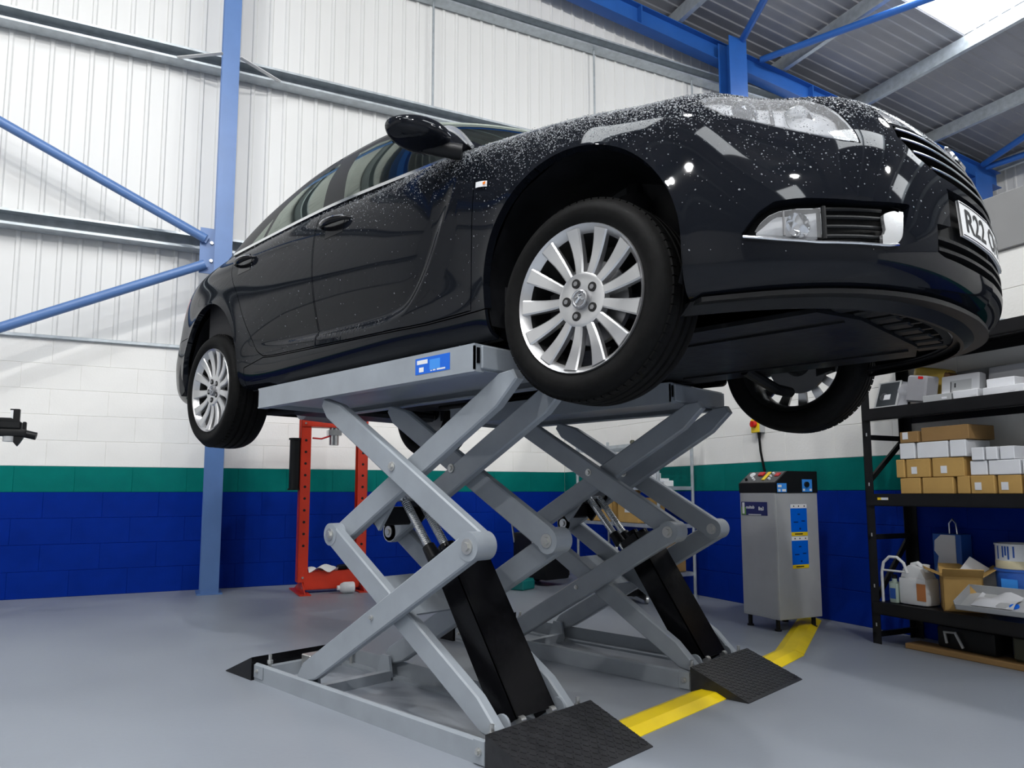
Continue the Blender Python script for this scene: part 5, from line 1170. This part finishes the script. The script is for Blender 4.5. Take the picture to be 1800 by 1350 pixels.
# middle shelf: brown and white cartons in rows
Z2 = SH[1]; fr = SF+.02
def row(us_, z, h, m, labels, d=.22, grp='cartons on the middle rack shelf'):
    for (ua, ub), lb in zip(us_, labels): carton((ua+ub)/2, fr+d/2+random.uniform(0, .012), z, ub-ua-.006, d, h-.003, MT[m], lb, random.uniform(-1.5, 1.5), group=grp, tape=False, lab=(-.04, .02, .035, .04) if random.random() < .35 and ub-ua > .12 else None)
row(((4.585, 4.715), (4.722, 4.905)), Z2, .093, 'card', ('brown carton with a white label, bottom left of the carton stack', 'brown carton, second along the bottom row beside the labelled one'))
row(((4.565, 4.622), (4.627, 4.778), (4.783, 4.965)), Z2+.093, .107, 'card', ('narrow brown carton at the left end of the second row', 'square brown carton in the middle of the second row', 'brown carton at the right end of the second row'))
row(((4.592, 4.690), (4.697, 4.885), (4.892, 4.985)), Z2+.20, .093, 'white_card', ('narrow white carton, left of three on the brown stack', 'wide white carton, middle of three on the brown stack', 'white carton, right of three on the brown stack'))
row(((4.600, 4.722),), Z2+.293, .066, 'card_dark', ('dark brown carton on the top left of the stack',)); row(((4.726, 5.005),), Z2+.293, .082, 'card_dark', ('long dark brown printed carton on top of the stack',))
row(((4.918, 4.992), (4.997, 5.125), (5.130, 5.25), (5.255, 5.38)), Z2, .098, 'card', ('first brown carton of the right hand bottom row', 'second brown carton of the right hand bottom row', 'third brown carton of the right hand bottom row', 'fourth brown carton of the right hand bottom row'), d=.20)
row(((4.992, 5.085), (5.090, 5.25), (5.255, 5.37)), Z2+.098, .078, 'white_card', ('white carton with red print, left on the right hand row', 'white carton with red print, middle of the right hand row', 'white carton at the right end of the white row'), d=.18)
row(((5.008, 5.078), (5.082, 5.145), (5.150, 5.225)), Z2+.176, .070, 'white_card', ('small white carton, left of the top three', 'bright white carton, middle of the top three', 'small white carton, right of the top three'), d=.14)
# upper shelf: bagged parts
Z1_ = SH[2]
fb = thing('parts_pack', 'black and grey printed parts pack in a clear bag leaning on the upper shelf', 'pack', room(4.50, fr+.02, Z1_+.003) @ RX(-22))
part(B().box(-.075, .075, 0, .012, 0, .175, bev=.002), 'card', MT['tray_grey'], fb); part(B().box(-.062, .066, -.001, 0, .012, .165), 'print', MT['print_black'], fb)
part(B().lathe([(.019, -.0015), (.025, -.002), (.025, 0)], 20, M=T(-.024, -.001, .075) @ RX(90)).box(-.018, .024, -.0028, -.001, .052, .086), 'print_ring', MT['white_card'], fb); part(B().grid(blob(8, 6, lambda a, c: (.066+.07*c, .006+.01*math.sin(a*8), .01+.165*a-.02*c))), 'bag', MT['polythene'], fb)
bg = thing('bagged_filter', 'brown filter element in a clear bag on the upper shelf', 'filter', room(4.70, fr+.08, Z1_+.013) @ RY(10)); part(B().box(-.03, .045, -.05, .05, .004, .145, bev=.004), 'element', MT['brown_part'], bg); part(B().box(-.07, .052, -.058, .058, 0, .155, bev=.01), 'bag', MT['polythene'], bg); part(B().box(-.0, .03, -.060, -.058, .135, .150), 'seal', MT['red_plastic'], bg)
yb = thing('yellow_pack', 'yellow bagged pack slumped behind the brown filter', 'pack', room(4.645, fr+.24, Z1_+.028) @ RY(14)); part(B().box(-.12, .10, -.05, .05, 0, .205, bev=.03, seg=3), 'bag', MT['yellow_bag'], yb); part(B().box(.07, .105, -.053, .053, .05, .20, bev=.02), 'end', MT['brown_part'], yb)
gb = thing('grey_pack', 'grey bagged carton with a printed panel in the middle of the upper shelf', 'pack', room(4.875, fr+.16, Z1_+.006) @ RX(-8)); part(B().box(-.10, .12, -.03, .03, 0, .15, bev=.012, seg=2), 'bag', MT['poly_bag'], gb); part(B().box(-.045, .075, -.0315, -.03, .05, .115), 'panel', MT['tray_grey'], gb); part(B().box(-.042, -.038, -.0325, -.0315, .05, .11).box(-.02, -.012, -.0325, -.0315, .075, .10), 'print', MT['ink'], gb)
for (ua, ub, h, d, m, lb) in ((4.755, 4.925, .040, .12, 'tray_grey', 'flat grey carton at the front of the upper shelf'), (4.930, 5.07, .045, .10, 'white_card', 'long white carton at the front of the upper shelf'), (5.09, 5.30, .042, .12, 'white_card', 'white printed carton under the small one on the upper shelf')): carton((ua+ub)/2, fr+d/2, Z1_, ub-ua-.006, d, h, MT[m], lb, 0, group='cartons on the upper rack shelf', tape=False, lab=(.03, .010, .03, .012))
carton(5.17, fr+.07, Z1_+.043, .14, .09, .045, MT['white_card'], 'small white carton sitting on the printed one on the upper shelf', 0, group='cartons on the upper rack shelf', tape=False)
pk = solo(B().box(-.10, .12, -.02, .02, 0, .19, bev=.015, seg=2, M=RX(-10)), 'pack', MT['poly_bag'], 'large grey bag standing at the back right of the upper shelf', 'pack', room(5.08, fr+.24, Z1_))
solo(B().box(-.14, .14, -.01, .01, 0, .20, bev=.004, M=RX(-6)), 'board', MT['tray_grey'], 'plain grey board against the wall on the upper shelf', 'board', room(4.90, fr+.30, Z1_))
tp_ = thing('wire_basket', 'flat wire tray lying on the rack top shelf', 'tray', room(4.95, fr+.12, SH[3])); b = B()
for i in range(9): b.cyl((-.25+i*.0625, -.10, .01), (-.25+i*.0625, .10, .01), .004, 6)
part(b, 'wires', GV_, tp_)['kind'] = 'stuff'; part(B().tube([(-.26, -.1, .012), (.26, -.1, .012), (.26, .1, .012), (-.26, .1, .012)], .006, 8, closed=True), 'rim', GV_, tp_)
# lower shelf
Z3 = SH[0]
hn = thing('hoop_handle', 'white tubular hoop handle standing at the left of the lower shelf', 'handle', room(4.50, fr+.015, Z3)); part(B().tube([(-.075, 0, 0), (-.075, 0, .17), (-.06, 0, .23), (-.02, 0, .265), (.03, 0, .265), (.07, 0, .235), (.09, 0, .18)], .0085, 10), 'hoop', MT['white_plastic'], hn); part(B().cyl((-.075, 0, .185), (.085, 0, .185), .006, 8), 'crossbar', MT['white_plastic'], hn)
for i, (u, lb) in enumerate(((4.448, 'pale green oil bottle at the left, behind its twin'), (4.492, 'pale green oil bottle beside the big white jerrycan'))):
    t = thing('oil_bottle', lb, 'bottle', room(u, fr+.09-.055*i, Z3), 'oil bottles on the lower shelf'); part(B().box(-.024, .024, -.022, .022, 0, .115, bev=.010, seg=2).cyl((0, 0, .112), (0, 0, .14), .013, 14), 'body', MT['pale_green'], t); part(B().cyl((0, 0, .14), (0, 0, .155), .015, 14), 'cap', MT['black_plastic'], t); part(B().box(-.018, .018, -.0235, -.022, .025, .085), 'label', MT['tub_blue' if i else 'tray_grey'], t)
jc = thing('jerrycan', 'white plastic jerrycan with an orange label on the lower shelf', 'jerrycan', room(4.605, fr+.09, Z3)); bx_ = B().box(-.085, .085, -.065, .065, 0, .155, bev=.02, seg=2); bx_.prism([(-.08, .14), (.08, .14), (.045, .205), (-.02, .225), (-.06, .20)], -.05, .05, 'y'); part(bx_, 'body', MT['white_plastic'], jc)
part(B().tube([(-.045, 0, .19), (-.035, 0, .225), (.0, 0, .235), (.03, 0, .215)], .012, 10), 'handle', MT['white_plastic'], jc); part(B().cyl((.045, 0, .19), (.05, 0, .23), .02, 16), 'cap', MT['white_plastic'], jc); part(B().box(.03, .084, -.0665, -.065, .03, .125), 'label', MT['orange_label'], jc)
ob = carton(4.825, fr+.13, Z3, .19, .19, .185, MT['card'], 'open brown carton full of spare parts on the lower shelf', 38, True)
for i, (dx, dy, m, a, lb) in enumerate(((-.05, .02, 'brass', 30, 'brass fitting poking out of the open carton'), (.03, -.03, 'steel', -20, 'steel fitting poking out of the open carton'), (-.01, .06, 'black_plastic', 60, 'black hose end poking out of the open carton'))): solo(B().cyl((0, 0, 0), (.05, 0, .07), .016, 14).cyl((.05, 0, .07), (.10, 0, .075), .011, 12), 'fitting', MT[m], lb, 'fitting', room(4.80+dx, fr+.13+dy, Z3+.14, a), 'parts in the open carton')
solo(B().box(-.10, .10, -.004, .004, 0, .16, bev=.002, M=RY(35)), 'board', MT['white_card'], 'white card with red edge tilted in the open carton', 'card', room(4.84, fr+.18, Z3+.10, 38))
bc = thing('parts_carton', 'blue and white torn carton with a wire loop at the back of the lower shelf', 'box', room(4.67, fr+.31, Z3)); part(B().box(-.085, .085, -.05, .05, 0, .40, bev=.003), 'body', MT['tub_blue'], bc); part(B().prism([(-.07, .18), (.055, .18), (.055, .395), (-.03, .395), (-.07, .36), (-.075, .30), (-.05, .27), (-.06, .22)], -.053, -.0505, 'y'), 'torn_label', MT['white_card'], bc); part(B().tube([(-.01, 0, .40), (-.01, 0, .46), (.01, 0, .485), (.03, 0, .46), (.035, 0, .40)], .005, 8), 'wire_loop', MT['steel'], bc)
for (u, s, r, z, h, lb) in ((5.07, fr+.24, .105, .0, .24, 'blue paint tub under the paper-wrapped tin'), ): 
    t = thing('paint_tub', lb, 'tub', room(u, s, Z3)); part(B().lathe([(0, 0), (r*.92, 0), (r, h*.95), (r*1.04, h*.95), (r*1.04, h), (0, h)], 32), 'body', MT['tub_blue'], t); part(B().box(-.03, .05, -r*1.01-.002, -r*.96, .14, .19), 'label', MT['sticker_light'], t)
t = thing('paint_tin', 'white paint tin with blue drips on the blue tub', 'tin', room(5.07, fr+.24, Z3+.241)); part(B().lathe([(0, 0), (.098, 0), (.10, .004), (.10, .12), (.104, .122), (.104, .13), (.09, .13), (.09, .122), (0, .122)], 32), 'body', MT['white_plastic'], t); part(B().lathe([(.1008, .0), (.1015, .002), (.1015, .04), (.1008, .042)], 32, caps=False), 'band', MT['cream'], t)
for k, a in enumerate((-118, -100, -92, -84, -70)): part(B().box(.1002, .1018, -.004, .004, .05+.01*(k % 3), .118, M=RZ(a)), 'drip', MT['tub_blue'], t)
for k, z in enumerate((0, .11)): carton(5.252, fr+.25, Z3+z, .125, .14, .108, MT['white_card'], ('white carton', 'upper white carton')[k]+' beside the blue tub on the lower shelf', 0, group='white cartons on the lower shelf', tape=False)
tr_ = thing('drip_tray', 'grey sheet metal tray propped at the front of the lower shelf', 'tray', room(5.02, fr+.03, Z3+.07, 6) @ RX(24)); part(B().box(-.11, .22, -.10, .085, 0, .004).box(-.11, .22, -.10, -.096, 0, .03).box(-.11, -.106, -.10, .085, 0, .05).box(-.11, .22, .081, .085, 0, .05), 'tray', MT['tray_grey'], tr_); part(B().lathe([(0, .005), (.022, .005), (.022, .012), (0, .012)], 18, M=T(.14, -.02, 0)), 'cap', MT['sticker_blue'], tr_); part(B().grid(blob(8, 8, lambda a, c: (-.05+.20*a, -.06+.14*c, .012+.018*math.sin(7*a)*math.sin(5*c)))), 'paper', MT['poly_bag'], tr_)
# oddments on the floor under the rack
solo(B().box(0, .9, -.07, .07, 0, .03, bev=.004), 'plank', MT['card_dark'], 'brown plank on the floor under the black rack', 'plank', room(4.55, -.30, 0, 2))
cn = thing('machine_case', 'dark machine case with a grey handle under the rack', 'case', room(4.86, -.22, .031)); part(B().box(-.16, .16, -.08, .08, 0, .12, bev=.02, seg=2), 'case', BP, cn); part(B().tube([(-.10, -.085, .03), (-.10, -.10, .09), (-.04, -.10, .095), (.0, -.10, .02)], .008, 8), 'handle', MT['tray_grey'], cn)
solo(B().box(-.10, .10, -.08, .08, 0, .13, bev=.015), 'tool_box', MT['olive'], 'dark tool box under the rack at the right', 'box', room(5.20, -.22, .031))
